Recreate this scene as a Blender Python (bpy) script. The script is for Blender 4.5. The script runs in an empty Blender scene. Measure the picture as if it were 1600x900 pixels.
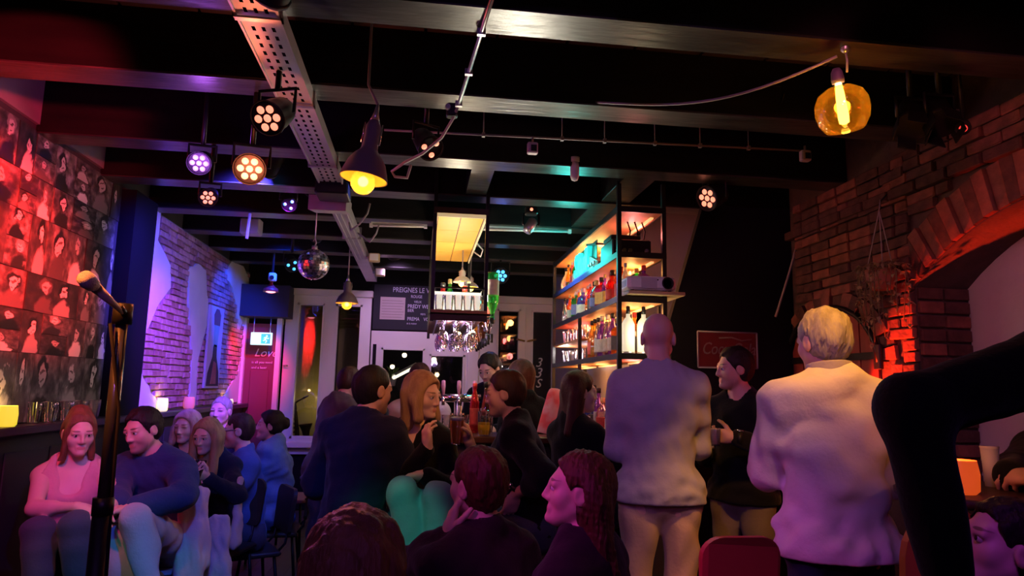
import bpy, bmesh, math, random, zlib
import numpy as np
from mathutils import Vector, Matrix
scene = bpy.context.scene
COL = scene.collection
# ---------------------------------------------------------------- camera: phone held at seated-stage height, tilted up
CAM_H = 1.42
F_PX = 1067.0
def _camera():
    cu = bpy.data.cameras.new('camera'); cu.sensor_width = 36; cu.lens = F_PX/1600*36; cu.clip_start = .05
    o = bpy.data.objects.new('camera', cu); COL.objects.link(o)
    yd = np.array([(655-800)/F_PX, -(603-450)/F_PX, 1.]); yd /= np.linalg.norm(yd)
    u = np.array([.02, 1, 0.]); u[2] = -(u[0]*yd[0]+u[1]*yd[1])/yd[2]; u /= np.linalg.norm(u)
    R = np.array([np.cross(u, yd), yd, u])                     # world axes in (right, up, forward)
    M = Matrix([[R[i,0], R[i,1], -R[i,2]] for i in range(3)]).to_4x4(); M.translation = (0,0,CAM_H); o.matrix_world = M
    scene.camera = o; return R
CAM_R = _camera()
def at(px, py, Y):                       # the point at depth Y (metres into the room) seen at a photo pixel
    d = CAM_R@np.array([(px-800)/F_PX, (450-py)/F_PX, 1.]); return np.array([0,0,CAM_H])+d*Y/d[1]
# ---------------------------------------------------------------- view and world: a dark bar at night
scene.view_settings.view_transform = 'Standard'; scene.view_settings.look = 'None'
scene.view_settings.exposure = 0.0; scene.view_settings.gamma = 1.0
w = bpy.data.worlds.new('night'); scene.world = w; w.use_nodes = True
w.node_tree.nodes['Background'].inputs[0].default_value = (.35,.22,.5,1); w.node_tree.nodes['Background'].inputs[1].default_value = .02
# ---------------------------------------------------------------- helpers
random.seed(11)
MAT = {}
def mat(name, base=(.5,.5,.5), rough=.5, metal=0., emit=None, es=0., noise=None, bump=None, spec=None, coat=0., build=None, alpha_glass=None, stretch=None, sheen=0.):
    """noise=(scale, amount, colour2); bump=(scale, strength); alpha_glass=(tint, gloss share)"""
    if name in MAT: return MAT[name]
    m = bpy.data.materials.new(name); m.use_nodes = True; nt = m.node_tree; nt.nodes.clear()
    out = nt.nodes.new('ShaderNodeOutputMaterial')
    if alpha_glass:
        tint, gl = alpha_glass[:2]; bodyf = alpha_glass[2] if len(alpha_glass) > 2 else .35
        tr = nt.nodes.new('ShaderNodeBsdfTransparent'); tr.inputs[0].default_value = (*tint, 1)
        g = nt.nodes.new('ShaderNodeBsdfGlossy'); g.inputs['Roughness'].default_value = rough; g.inputs['Color'].default_value = (1,1,1,1)
        fr = nt.nodes.new('ShaderNodeLayerWeight'); fr.inputs[0].default_value = .35
        mm = nt.nodes.new('ShaderNodeMath'); mm.operation = 'MULTIPLY_ADD'; mm.inputs[1].default_value = .75; mm.inputs[2].default_value = gl; mm.use_clamp = True
        nt.links.new(fr.outputs['Fresnel'], mm.inputs[0])
        mx = nt.nodes.new('ShaderNodeMixShader'); nt.links.new(mm.outputs[0], mx.inputs[0]); nt.links.new(tr.outputs[0], mx.inputs[1]); nt.links.new(g.outputs[0], mx.inputs[2])
        last = mx.outputs[0]
        if base is not None:      # some body colour
            d0 = nt.nodes.new('ShaderNodeBsdfDiffuse'); d0.inputs[0].default_value = (*base, 1); d1 = nt.nodes.new('ShaderNodeBsdfTranslucent'); d1.inputs[0].default_value = (*base, 1); d = nt.nodes.new('ShaderNodeAddShader') if False else nt.nodes.new('ShaderNodeMixShader'); d.inputs[0].default_value = .5; nt.links.new(d0.outputs[0], d.inputs[1]); nt.links.new(d1.outputs[0], d.inputs[2])
            m2 = nt.nodes.new('ShaderNodeMixShader'); m2.inputs[0].default_value = bodyf; nt.links.new(last, m2.inputs[1]); nt.links.new(d.outputs[0], m2.inputs[2]); last = m2.outputs[0]
        nt.links.new(last, out.inputs[0]); MAT[name] = m; return m
    b = nt.nodes.new('ShaderNodeBsdfPrincipled'); nt.links.new(b.outputs[0], out.inputs[0])
    b.inputs['Base Color'].default_value = (*base, 1); b.inputs['Roughness'].default_value = rough; b.inputs['Metallic'].default_value = metal
    if spec is not None: b.inputs['Specular IOR Level'].default_value = spec
    if coat: b.inputs['Coat Weight'].default_value = coat
    if sheen: b.inputs['Sheen Weight'].default_value = sheen
    if emit: b.inputs['Emission Color'].default_value = (*emit, 1); b.inputs['Emission Strength'].default_value = es
    tc = nt.nodes.new('ShaderNodeTexCoord'); src = tc.outputs['Object']
    if stretch:
        mp = nt.nodes.new('ShaderNodeMapping'); mp.inputs['Scale'].default_value = stretch; nt.links.new(src, mp.inputs[0]); src = mp.outputs[0]
    if noise:
        n = nt.nodes.new('ShaderNodeTexNoise'); n.inputs['Scale'].default_value = noise[0]; n.inputs['Detail'].default_value = 5; nt.links.new(src, n.inputs['Vector'])
        r = nt.nodes.new('ShaderNodeMapRange'); r.inputs[1].default_value = .38; r.inputs[2].default_value = .65; r.inputs[4].default_value = noise[1]; nt.links.new(n.outputs[0], r.inputs[0])
        mx = nt.nodes.new('ShaderNodeMix'); mx.data_type = 'RGBA'; nt.links.new(r.outputs[0], mx.inputs[0]); mx.inputs[6].default_value = (*base, 1); mx.inputs[7].default_value = (*noise[2], 1)
        nt.links.new(mx.outputs[2], b.inputs['Base Color'])
    if bump:
        n = nt.nodes.new('ShaderNodeTexNoise'); n.inputs['Scale'].default_value = bump[0]; n.inputs['Detail'].default_value = 4; nt.links.new(src, n.inputs['Vector'])
        bp = nt.nodes.new('ShaderNodeBump'); bp.inputs['Strength'].default_value = bump[1]; bp.inputs['Distance'].default_value = .01; nt.links.new(n.outputs[0], bp.inputs['Height']); nt.links.new(bp.outputs[0], b.inputs['Normal'])
    if build: build(nt, b)
    MAT[name] = m; return m
class MB:
    """collects shapes and links them as ONE mesh object"""
    def __init__(self): self.v = []; self.f = []; self.mi = []; self.sm = []; self.cur = 0; self.smooth = False
    def add(self, vs, fs, sm=None):
        o = len(self.v); self.v += [tuple(map(float, p)) for p in vs]
        for f in fs: self.f.append([i+o for i in f]); self.mi.append(self.cur); self.sm.append(self.smooth if sm is None else sm)
        return self
    def box(self, c, s, rz=0, R=None, bev=0):
        x, y, z = s[0]/2, s[1]/2, s[2]/2
        R = R if R is not None else Matrix.Rotation(rz, 3, 'Z')
        if bev:
            q = min(bev, x*.9, y*.9); prof = [(-x+q,-y),(x-q,-y),(x,-y+q),(x,y-q),(x-q,y),(-x+q,y),(-x,y-q),(-x,-y+q)]
            b2 = min(bev*.7, z*.9); vs = []
            for zz, k in ((-z,0),(-z+b2,1),(z-b2,1),(z,0)):
                for px, py in prof:
                    kx = px if k else px*(1-b2/x) ; ky = py if k else py*(1-b2/y); vs.append((kx, ky, zz))
            n = 8; fs = [list(range(n))[::-1], [3*n+i for i in range(n)]]
            for r in range(3):
                for i in range(n): fs.append([r*n+i, r*n+(i+1)%n, (r+1)*n+(i+1)%n, (r+1)*n+i])
        else:
            vs = [(-x,-y,-z),(x,-y,-z),(x,y,-z),(-x,y,-z),(-x,-y,z),(x,-y,z),(x,y,z),(-x,y,z)]
            fs = [(3,2,1,0),(4,5,6,7),(0,1,5,4),(1,2,6,5),(2,3,7,6),(3,0,4,7)]
        c = Vector(c); return self.add([R@Vector(p)+c for p in vs], fs, False)
    def bb(self, lo, hi, bev=0):
        return self.box([(a+b)/2 for a, b in zip(lo, hi)], [abs(b-a) for a, b in zip(lo, hi)], bev=bev)
    def tube(self, pts, r, n=8, caps=True, closed=False):
        pts = [Vector(p) for p in pts]; rs = r if isinstance(r, (list, tuple)) else [r]*len(pts); vs = []; m = len(pts); up = None
        for i, p in enumerate(pts):
            t = (pts[(i+1) % m if closed else min(i+1, m-1)]-pts[i-1 if (i or closed) else 0]).normalized()
            if up is None: up = Vector((0,0,1)) if abs(t.z) < .9 else Vector((1,0,0))
            x = t.cross(up); x = x.normalized() if x.length > 1e-5 else t.orthogonal().normalized(); y = x.cross(t).normalized(); up = y
            for k in range(n):
                a = 2*math.pi*k/n; vs.append(p+(x*math.cos(a)+y*math.sin(a))*rs[i])
        fs = []
        for i in range(m if closed else m-1):
            j = (i+1) % m
            for k in range(n): fs.append((i*n+k, i*n+(k+1)%n, j*n+(k+1)%n, j*n+k))
        self.add(vs, fs, True)
        if caps and not closed: 
            o = len(self.v)-len(vs); self.f += [[o+k for k in range(n)][::-1], [o+(m-1)*n+k for k in range(n)]]; self.mi += [self.cur]*2; self.sm += [False]*2
        return self
    def cyl(self, a, b, r, r2=None, n=14): return self.tube([a, b], [r, r if r2 is None else r2], n)
    def lathe(self, prof, n=20, c=(0,0,0), R=None, cap=True):
        vs = []; fs = []; m = len(prof); R = R or Matrix.Identity(3); c = Vector(c)
        for r, z in prof:
            for k in range(n):
                a = 2*math.pi*k/n; vs.append(R@Vector((r*math.cos(a), r*math.sin(a), z))+c)
        for i in range(m-1):
            for k in range(n): fs.append((i*n+k, i*n+(k+1)%n, (i+1)*n+(k+1)%n, (i+1)*n+k))
        self.add(vs, fs, True)
        if cap:
            o = len(self.v)-len(vs)
            if prof[0][0] > 1e-4: self.f.append([o+k for k in range(n)][::-1]); self.mi.append(self.cur); self.sm.append(False)
            if prof[-1][0] > 1e-4: self.f.append([o+(m-1)*n+k for k in range(n)]); self.mi.append(self.cur); self.sm.append(False)
        return self
    def sphere(self, c, r, n=16, m=10, sc=(1,1,1)):
        return self.lathe([(max(math.sin(math.pi*i/m)*r, 1e-5), -math.cos(math.pi*i/m)*r) for i in range(m+1)], n, c, Matrix.Diagonal(sc), cap=False)
    def prism(self, poly, axis, a, b):
        """polygon in the two other axes, extruded from a to b along axis"""
        def mk(p, t): return {0:(t,p[0],p[1]),1:(p[0],t,p[1]),2:(p[0],p[1],t)}[axis]
        n = len(poly); vs = [mk(p, a) for p in poly]+[mk(p, b) for p in poly]
        return self.add(vs, [list(range(n))[::-1], [n+i for i in range(n)]]+[(i,(i+1)%n,n+(i+1)%n,n+i) for i in range(n)], False)
    def quad(self, *p): return self.add(p, [tuple(range(len(p)))], False)
    def build(self, name, m, parent=None, loc=(0,0,0), rot=None, world=False, fixn=True):
        me = bpy.data.meshes.new(name); v = self.v
        if world:
            L = Vector(parent.location) if parent else Vector(loc); v = [tuple(Vector(p)-L) for p in v]
        me.from_pydata(v, [], self.f); 
        for q in (m if isinstance(m, (list, tuple)) else [m]): me.materials.append(MAT[q] if isinstance(q, str) else q)
        me.polygons.foreach_set('material_index', self.mi); me.polygons.foreach_set('use_smooth', self.sm)
        if fixn:
            bm = bmesh.new(); bm.from_mesh(me); bmesh.ops.recalc_face_normals(bm, faces=bm.faces); bm.to_mesh(me); bm.free()
        me.update(); o = bpy.data.objects.new(name, me); COL.objects.link(o)
        if not world or not parent: o.location = loc
        if rot: o.rotation_euler = rot
        if parent: o.parent = parent
        return o
def tag(o, label=None, cat=None, group=None, kind=None):
    if label: o['label'] = label
    if cat: o['category'] = cat
    if group: o['group'] = group
    if kind: o['kind'] = kind
    return o
def thing(name, label, cat, loc=(0,0,0), rz=0, group=None):
    o = bpy.data.objects.new(name, None); COL.objects.link(o); o.location = loc; o.rotation_euler = (0,0,rz); o.empty_display_size = .05
    return tag(o, label, cat, group)
def setting(name, mb, m, parent=None):
    o = mb.build(name, m, parent)
    if not parent: o['kind'] = 'structure'
    return o
KIDS = {}
def copy_tree(o, parent=None):
    c = o.copy(); COL.objects.link(c); c.parent = parent
    for ch in list(o.children): copy_tree(ch, c)
    return c
def inst(src, name, parent, loc, rot=None, sc=None, m=None):
    """a copy of one piece, sharing its mesh"""
    c = src.copy(); c.name = name; COL.objects.link(c); c.parent = parent; c.location = loc
    if rot is not None: c.rotation_euler = rot
    if sc is not None: c.scale = sc
    return c
def text_obj(name, txt, size, m, parent, loc, rot, ext=.002, font=None, align='LEFT', shear=0., bev=0., sx=1., off=0.):
    cu = bpy.data.curves.new(name, 'FONT'); cu.body = txt; cu.size = size; cu.extrude = ext; cu.align_x = align; cu.shear = shear; cu.bevel_depth = bev; cu.resolution_u = 3; cu.offset = off
    t = bpy.data.objects.new(name, cu); COL.objects.link(t); dg = bpy.context.evaluated_depsgraph_get(); dg.update()
    me = bpy.data.meshes.new_from_object(t.evaluated_get(dg)); bpy.data.objects.remove(t); bpy.data.curves.remove(cu)
    o = bpy.data.objects.new(name, me); me.name = name; me.materials.clear(); me.materials.append(MAT[m] if isinstance(m, str) else m); COL.objects.link(o)
    o.location = loc; o.rotation_euler = rot; o.scale = (sx,1,1)
    if parent: o.parent = parent
    return o
def aim(loc, tgt): return (Vector(tgt)-Vector(loc)).to_track_quat('-Z', 'Y').to_euler()
def spot(name, loc, tgt, col, energy, size=40, blend=.5, rad=.04, parent=None):
    L = bpy.data.lights.new(name, 'SPOT'); L.color = col; L.energy = energy; L.spot_size = math.radians(size); L.spot_blend = blend; L.shadow_soft_size = rad
    o = bpy.data.objects.new(name, L); COL.objects.link(o); e = aim(loc, tgt)
    o.location = loc; o.rotation_euler = e
    if parent: o.parent = parent; o.matrix_parent_inverse = Matrix.Identity(4); o.location = Vector(loc)-Vector(parent.location)
    return o
def point(name, loc, col, energy, rad=.05, parent=None):
    L = bpy.data.lights.new(name, 'POINT'); L.color = col; L.energy = energy; L.shadow_soft_size = rad
    o = bpy.data.objects.new(name, L); COL.objects.link(o); o.location = loc
    if parent: o.parent = parent; o.location = Vector(loc)-Vector(parent.location)
    return o
# ---------------------------------------------------------------- materials
mat('black_gloss', (.008,.007,.008), rough=.4, spec=.2, noise=(9,.7,(.014,.012,.012)), bump=(14,.35), stretch=(.25,1.6,1.6))
mat('black_paint', (.008,.007,.009), rough=.8, spec=.15)
mat('black_metal', (.015,.014,.015), rough=.4, metal=.3)
mat('ceiling_black', (.09,.06,.085), rough=.8, noise=(4,.6,(.05,.04,.05)))
mat('dark_wall', (.05,.045,.05), rough=.85, noise=(3,.5,(.03,.028,.03)))
mat('plaster_white', (.66,.64,.62), rough=.9, noise=(5,.35,(.52,.5,.48)), bump=(30,.2))
mat('mortar', (.32,.28,.26), rough=.95, noise=(12,.6,(.2,.17,.16)), bump=(60,.5))
mat('mortar_dark', (.09,.06,.05), rough=.95, noise=(12,.6,(.05,.035,.03)), bump=(60,.5))
mat('brick_pale', (.52,.3,.3), rough=.9, noise=(16,.7,(.36,.18,.18)), bump=(45,.5))
mat('brick_red', (.25,.09,.06), rough=.9, noise=(14,.8,(.13,.05,.035)), bump=(45,.6))
mat('brick_soot', (.1,.045,.035), rough=.9, noise=(14,.8,(.05,.022,.018)), bump=(45,.6))
mat('floor_wood', (.06,.036,.026), rough=.38, noise=(5,.7,(.03,.018,.014)), bump=(20,.15), stretch=(6,.6,1))
mat('wood_dark', (.05,.028,.018), rough=.5, noise=(6,.6,(.025,.014,.01)), stretch=(1,6,6))
mat('wood_mid', (.36,.2,.09), rough=.5, noise=(5,.6,(.25,.13,.055)), stretch=(6,.8,6))
mat('wood_pale', (.62,.47,.26), rough=.5, noise=(5,.5,(.5,.36,.19)), stretch=(1,6,6))
mat('white_frame', (.72,.68,.66), rough=.45)
mat('thin_glass', None, rough=.02, alpha_glass=((.82,.82,.82), .01))
mat('door_glass', None, rough=.02, alpha_glass=((.82,.82,.82), .09))
mat('clear_glass', None, rough=.03, alpha_glass=((.93,.93,.95), .22))
mat('chrome', (.85,.85,.87), rough=.14, metal=1.)
mat('steel', (.55,.52,.55), rough=.32, metal=.9)
mat('tray_metal', (.62,.58,.62), rough=.4, metal=.55, noise=(8,.3,(.45,.42,.45)))
mat('brass', (.75,.5,.18), rough=.25, metal=1.)
mat('white_plastic', (.75,.73,.74), rough=.4)
mat('chalk', (.62,.6,.75), rough=.9)
mat('paper', (.5,.42,.4), rough=.85, noise=(20,.4,(.42,.36,.34)), stretch=(.3,1,6))
mat('shoe', (.015,.014,.016), rough=.5); mat('eye_white', (.75,.72,.7), rough=.3); mat('eye_dark', (.03,.02,.015), rough=.2)
mat('red_paint', (.5,.03,.04), rough=.55)
XL, XR, YB, ZC, ZB = -2.05, 2.55, 8.3, 3.0, 2.7
mat('underside_lit_worn', (.065,.062,.055), rough=.3, noise=(7,.85,(.015,.014,.013)), bump=(18,.3), stretch=(.35,1.6,1.6))  # paler than the joist sides: caught light put into the colour, with worn patches
# ---------------------------------------------------------------- floor
fb = MB(); fb.bb((XL-.2,-1.6,-.12), (3.1,YB+.2,-.012)); FLOOR = setting('floor', fb, 'mortar_dark')
pk = MB(); pk.bb((-.069,-.7,-.012), (.069,.7,0), bev=.003)
p0 = None; yy0 = [0,.5,.9,.25]
for i in range(33):
    x = XL+.07+i*.138
    for j in range(5):
        y = 1.6+.7+j*1.402+yy0[i%4]-.6
        if y > YB-.6: continue
        if p0 is None: p0 = pk.build('plank', 'floor_wood', FLOOR); p0.location = (x, y, 0); continue
        inst(p0, 'plank', FLOOR, (x, y, 0))
# ---------------------------------------------------------------- ceiling with its painted joists
cb = MB(); cb.bb((XL-.2,-1.6,ZC), (3.1,YB+.2,ZC+.1)); CEIL = setting('ceiling', cb, 'ceiling_black')
BEAM_Y = [.62, 1.4, 2.24, 2.96, 3.82, 4.56, 5.34, 6.08, 6.82, 7.55]
for y in BEAM_Y:
    b = MB(); b.bb((XL,y-.085,ZB), (XR,y+.085,ZC), bev=.008); bo = b.build('beam', 'black_gloss', CEIL); u = MB(); u.bb((XL+.01,y-.083,ZB-.004), (XR-.01,y+.083,ZB+.004)); u.build('underside', 'underside_lit_worn', bo)
for x0, x1, y0, y1 in ((.26,.4,3.9,4.48), (1.2,1.4,3.9,4.48), (1.16,1.34,4.64,5.26)):
    b = MB(); b.bb((x0,y0,ZB+.012), (x1,y1,ZC), bev=.006); bo = b.build('trimmer', 'black_gloss', CEIL); u = MB(); u.bb((x0+.002,y0,ZB+.008), (x1-.002,y1,ZB+.014)); u.build('underside', 'underside_lit_worn', bo)
# ceiling boards between the first joists, seen close
for k, x in enumerate(np.arange(XL+.1, XR, .32)):
    for y in (1.82, 2.6, 3.39):
        b = MB(); b.bb((x+.004,y-.33,ZC-.018), (x+.312,y+.31,ZC), bev=.004); b.build('board', 'ceiling_black', CEIL)
# ---------------------------------------------------------------- walls
b = MB(); b.bb((XL-.2,-1.6,0), (XL,YB,ZC)); WL = setting('wall_left', b, 'dark_wall')
b = MB()
JY0, JY1 = 1.49, 3.22
cyA, zs, rise, hw = (JY0+JY1)/2, 1.98, .3, (JY1-JY0)/2
rad = (hw*hw+rise*rise)/(2*rise); czA = zs+rise-rad
def arch(y, r=0.): return czA+math.sqrt(max((rad+r)**2-(y-cyA)**2, 0))
ys = [JY0+(JY1-JY0)*i/18 for i in range(19)]
# right wall, opening cut as strips
b.bb((XR,-1.6,0), (XR+.3,JY0,ZC)); b.bb((XR,JY1,0), (XR+.3,4.46,ZC)); b.bb((XR,JY0,0), (XR+.3,JY1,.9))
for i in range(18): b.prism([(ys[i],arch(ys[i])),(ys[i+1],arch(ys[i+1])),(ys[i+1],ZC),(ys[i],ZC)], 0, XR, XR+.3)
WR = setting('wall_right', b, 'mortar_dark')
b = MB(); b.bb((XR+.3,JY0-.2,.7), (XR+.4,JY1+.2,ZC)); b.build('niche_plaster', 'plaster_white', WR)
b = MB(); b.bb((XR,4.46,0), (XR+.3,5.3,ZC)); b.bb((1.66,5.2,0), (XR,5.3,ZC)); b.bb((1.62,5.2,0), (1.72,YB,ZC)); setting('wall_bar', b, mat('bar_wall', (.3,.28,.3), rough=.85, noise=(2,.5,(.22,.2,.22))))
b = MB(); b.prism([(1.7,0),(2.55,0),(2.55,ZC),(2.0,ZC),(1.74,2.16),(1.66,1.9),(1.66,1.2),(1.7,1.2)], 1, 4.4, 4.46); setting('wall_chimney', b, 'black_paint')
b = MB(); b.bb((XL-.2,YB,2.52), (3.1,YB+.15,ZC)); b.bb((-.585,YB,2.07), (.83,YB+.15,2.52)); b.bb((XL-.2,YB,0), (XL+.1,YB+.15,2.52)); b.bb((-1.62,YB,0), (.83,YB+.15,.62)); b.bb((1.64,YB,0), (3.1,YB+.15,2.52)); b.bb((.83,YB,0),(1.64,YB+.15,.1))
b.bb((XL+.1,YB,2.1), (-1.6,YB+.15,2.52)); b.bb((-.6,YB,.62), (-.585,YB+.15,2.52))
WB = setting('wall_back', b, 'black_paint')
# ---------------------------------------------------------------- bricks
def brick_mesh(L, Hh, D, seed):
    rs = random.Random(seed); mb = MB()
    mb.box((0,0,0), (D,L,Hh), bev=.006); mb.v = [(x+rs.uniform(-.002,.002), y+rs.uniform(-.004,.004), z+rs.uniform(-.003,.003)) for x, y, z in mb.v]; return mb
def lay(parent, X, sgn, y0, y1, z0, z1, mask, mats, seed, BL=.21, BH=.06, gap=.012, lim=300):
    """courses of single bricks; the nearest ones are objects, what is past the limit is one field"""
    rs = random.Random(seed); out = []; c = 0; z = z0
    while z < z1:
        y = y0; first = c % 2 == 1
        while y < y1:
            L = BL if rs.random() > .1 and not first else BL*.48; first = False
            yc = y+L/2
            if L > BL*.7 and not (mask(yc, z) and mask(yc+L*.42, z) and mask(yc-L*.42, z)): L = BL*.48; yc = y+L/2
            if mask(yc, z) and mask(yc+L*.42, z) and mask(yc-L*.42, z):
                out.append((yc, z+rs.uniform(-.003,.003), L, rs.choices(range(len(mats)), weights=[w_ for _, w_ in mats])[0], rs.randrange(2), X+sgn*(-.004+rs.uniform(0,.011)), rs.uniform(-.02,.02), rs.uniform(-.02,.02)))
            y += L+gap
        z += BH+gap*.9+rs.uniform(-.001,.001); c += 1
    out.sort(); src = {}; rest = MB()
    for n, (yc, z, L, mk, v, x, ra, rb) in enumerate(out):
        if n < lim:
            key = (mk, round(L,3), v)
            if key not in src:
                o = brick_mesh(L, BH, .03, seed+mk*7+v*3+int(L*100)).build('brick', mats[mk][0], parent); o.location = (x,yc,z); o.rotation_euler = (ra,0,rb); src[key] = o
            else: inst(src[key], 'brick', parent, (x,yc,z), (ra,0,rb))
        else: rest.cur = mk; rest.box((x,yc,z), (.03,L,BH), R=Matrix.Rotation(ra,3,'X'), bev=.006)
    if len(out) > lim: rest.build('brick_field', [m_ for m_, _ in mats], parent)['kind'] = 'stuff'
    return len(out)
def inside(poly, y, z):
    r = False; j = len(poly)-1
    for i in range(len(poly)):
        (a, b_), (c, d) = poly[i], poly[j]
        if (b_ > z) != (d > z) and y < (c-a)*(z-b_)/(d-b_)+a: r = not r
        j = i
    return r
# left: plaster that has come away from pale bricks (outlines in metres along the wall and up it)
PLASTER = [[(5.1,2.69),(5.32,2.69),(5.31,2.46),(5.61,2.32),(5.66,2.15),(5.41,1.96),(5.25,1.76),(5.1,1.64)],
           [(5.1,1.62),(5.28,1.44),(5.59,1.27),(5.68,1.2),(5.1,1.2)],
           [(6.02,2.36),(6.25,2.45),(6.49,2.43),(6.69,1.99),(6.49,1.63),(6.51,1.2),(6.34,1.2),(6.32,1.62),(6.17,1.94)],
           [(7.15,2.55),(7.3,2.66),(7.77,2.69),(8.05,2.6),(8.13,2.27),(7.8,1.96),(7.62,2.22),(7.41,2.4),(7.19,2.45)],
           [(8.28,2.68),(8.28,1.2),(7.31,1.2),(7.59,1.37),(7.92,1.54),(8.02,1.97),(8.18,2.4)]]
PLASTER = [[(min(y*1.025, 8.29), 1.42+(z-1.42)*1.025 if z > 1.25 else z) for y, z in p] for p in PLASTER]
for pi, poly in enumerate(PLASTER):
    rs = random.Random(pi); fine = []
    for i in range(len(poly)):
        a, b_ = poly[i], poly[(i+1) % len(poly)]; d = math.hypot(b_[0]-a[0], b_[1]-a[1]); k = max(1, int(d/.07)); rag = 0 if (a[1] >= 2.66 and b_[1] >= 2.66) or (a[1] <= 1.2 and b_[1] <= 1.2) or (a[0] == b_[0]) else .014
        for q in range(k): t = q/k; fine.append((a[0]+(b_[0]-a[0])*t+(rs.uniform(-rag,rag) if q else 0), a[1]+(b_[1]-a[1])*t+(rs.uniform(-rag,rag) if q else 0)))
    m = MB(); m.prism(fine, 0, XL, XL+.024); m.build('plaster_patch', 'plaster_white', WL)
m = MB(); m.bb((XL,5.18,1.18), (XL+.006,8.29,ZB)); m.build('mortar_bed', 'mortar', WL)
nb = lay(WL, XL+.012, 1, 5.12, 8.28, 1.22, 2.7, lambda y, z: not any(inside(p, y, z) for p in PLASTER) and 5.2 < y < 8.28, [('brick_pale',.7),('brick_mid',.3)] if mat('brick_mid', (.36,.18,.17), rough=.9, noise=(16,.7,(.25,.11,.1)), bump=(45,.5)) else None, 5, BL=.17, BH=.043, gap=.009)
# right: dark bricks round two arches
SY, SZ, SR = 3.98, 1.60, .48                                     # small arched shutter
def shut(y, z, g=0.): return abs(y-SY) < SR+g and (z < SZ or math.hypot((y-SY), (z-SZ)*1.35) < SR+g)
def rmask(y, z): 
    if y > 4.4 or y < 1.2: return False
    if JY0-.02 < y < JY1+.001 and z < arch(min(max(y,JY0),JY1), .23)+.02 and (z > .9): return False
    if shut(y, z, .02): return False
    return not shut(y, z, .12) or z < SZ
nr = lay(WR, XR-.012, -1, 2.0, JY1-.004, 2.2, 2.7, rmask, [('brick_red',.5),('brick_soot',.5)], 19, BL=.19, BH=.052, gap=.011, lim=120)
nr += lay(WR, XR-.012, -1, JY1+.002, 4.4, 1.0, 2.7, rmask, [('brick_red',.5),('brick_soot',.5)], 9, BL=.19, BH=.052, gap=.011, lim=280)
def vous(cy, cz, r0, r1, a0, a1, n, zsc, mm, xs):
    for i in range(n):
        t0, t1 = a0+(a1-a0)*(i+.06)/n, a0+(a1-a0)*(i+.94)/n; m = MB()
        m.prism([(cy+r*math.cos(t), cz+r*math.sin(t)/zsc) for r, t in ((r0,t0),(r1,t0),(r1,t1),(r0,t1))], 0, XR+.01, XR-xs-.008*(i%3)); m.build('arch_brick', mm[i % len(mm)], WR)
a_h = math.asin(hw/rad)
vous(cyA, czA, rad+.005, rad+.22, math.pi/2-a_h, math.pi/2+a_h, 27, 1, ['brick_red','brick_soot','brick_red'], .012)
vous(SY, SZ, SR+.02, SR+.13, .02, math.pi-.02, 17, 1.35, ['brick_red','brick_soot'], .014)
for k in range(14):   # bricks of the arch's far jamb
    for q in range(2):
        m = MB(); m.box((XR+.075+q*.15, JY1-.006, 1.0+k*.073), (.138,.03,.06), bev=.006); m.build('jamb_brick', 'brick_soot' if (k+q) % 3 else 'brick_red', WR)
for k in range(5):    # a course that stands out
    pass
m = MB()
for i in range(11): m.bb((XR-.05,2.05+i*.215,2.475), (XR,2.05+i*.215+.203,2.53), bev=.006)
m.build('string_course', 'brick_soot', WR)
# arched shutter with boards and an iron strap
SH = thing('arched_shutter', 'red arched wooden shutter with black iron strap set in the brick wall', 'shutter', (XR-.02,SY,.9))
for i in range(6):
    y0 = SY-SR+.03+i*(2*SR-.06)/6; y1 = y0+(2*SR-.06)/6-.006
    zt = [SZ+math.sqrt(max((SR-.03)**2-(y-SY)**2, 0))/1.35 for y in (y0, (y0+y1)/2, y1)]
    m = MB(); m.prism([(y0,.9),(y1,.9),(y1,zt[2]),((y0+y1)/2,zt[1]),(y0,zt[0])], 0, XR+.02, XR-.015-.004*(i%2)); m.build('board', mat('shutter_red', (.3,.05,.035), rough=.6, noise=(6,.5,(.2,.03,.02)), stretch=(6,6,1)), SH, world=True)
m = MB(); m.bb((XR-.03,SY-SR+.02,1.62), (XR-.022,SY+SR-.04,1.66)); m.build('strap', 'black_metal', SH, world=True)
m = MB(); m.bb((XR-.045,SY-SR-.03,1.56), (XR-.02,SY-SR+.03,1.7), bev=.006); m.build('hinge', 'black_metal', SH, world=True)
m = MB(); pts = [(XR-.03, SY+(SR+.0)*math.cos(t), SZ+(SR+.0)*math.sin(t)/1.35) for t in np.linspace(0, math.pi, 15)]; m.tube(pts, .018, 6); m.build('arch_frame', 'black_metal', SH, world=True)
# left wall: dark panelling below, ledge, post and picture wall
m = MB(); m.bb((XL,-1.5,0), (XL+.07,YB,1.14)); setting('trim_1', m, mat('panel_black', (.02,.018,.022), rough=.6))
for i in range(14):
    m = MB(); y = 2.4+i*.42; m.bb((XL+.07,y+.02,.12), (XL+.08,y+.4,1.06), bev=.008); m.build('panel', 'panel_black', bpy.data.objects['trim_1'])
m = MB(); m.bb((XL,-1.5,1.14), (XL+.13,YB,1.185), bev=.01); setting('trim_2', m, mat('ledge_black', (.03,.026,.03), rough=.35))
m = MB(); m.bb((XL,4.8,0), (XL+.1,5.18,ZB)); setting('trim_3', m, mat('post_dark', (.004,.004,.007), rough=.8, spec=.15))
m = MB(); m.bb((XL,5.185,1.185), (XL+.05,5.225,2.7)); setting('trim_4', m, 'plaster_white')
m = MB(); m.bb((XL,2.6,2.74), (XL+.02,4.8,ZC)); setting('trim_8', m, mat('band_plaster', (.3,.22,.24), rough=.85, noise=(3,.6,(.16,.11,.12))))
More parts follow.
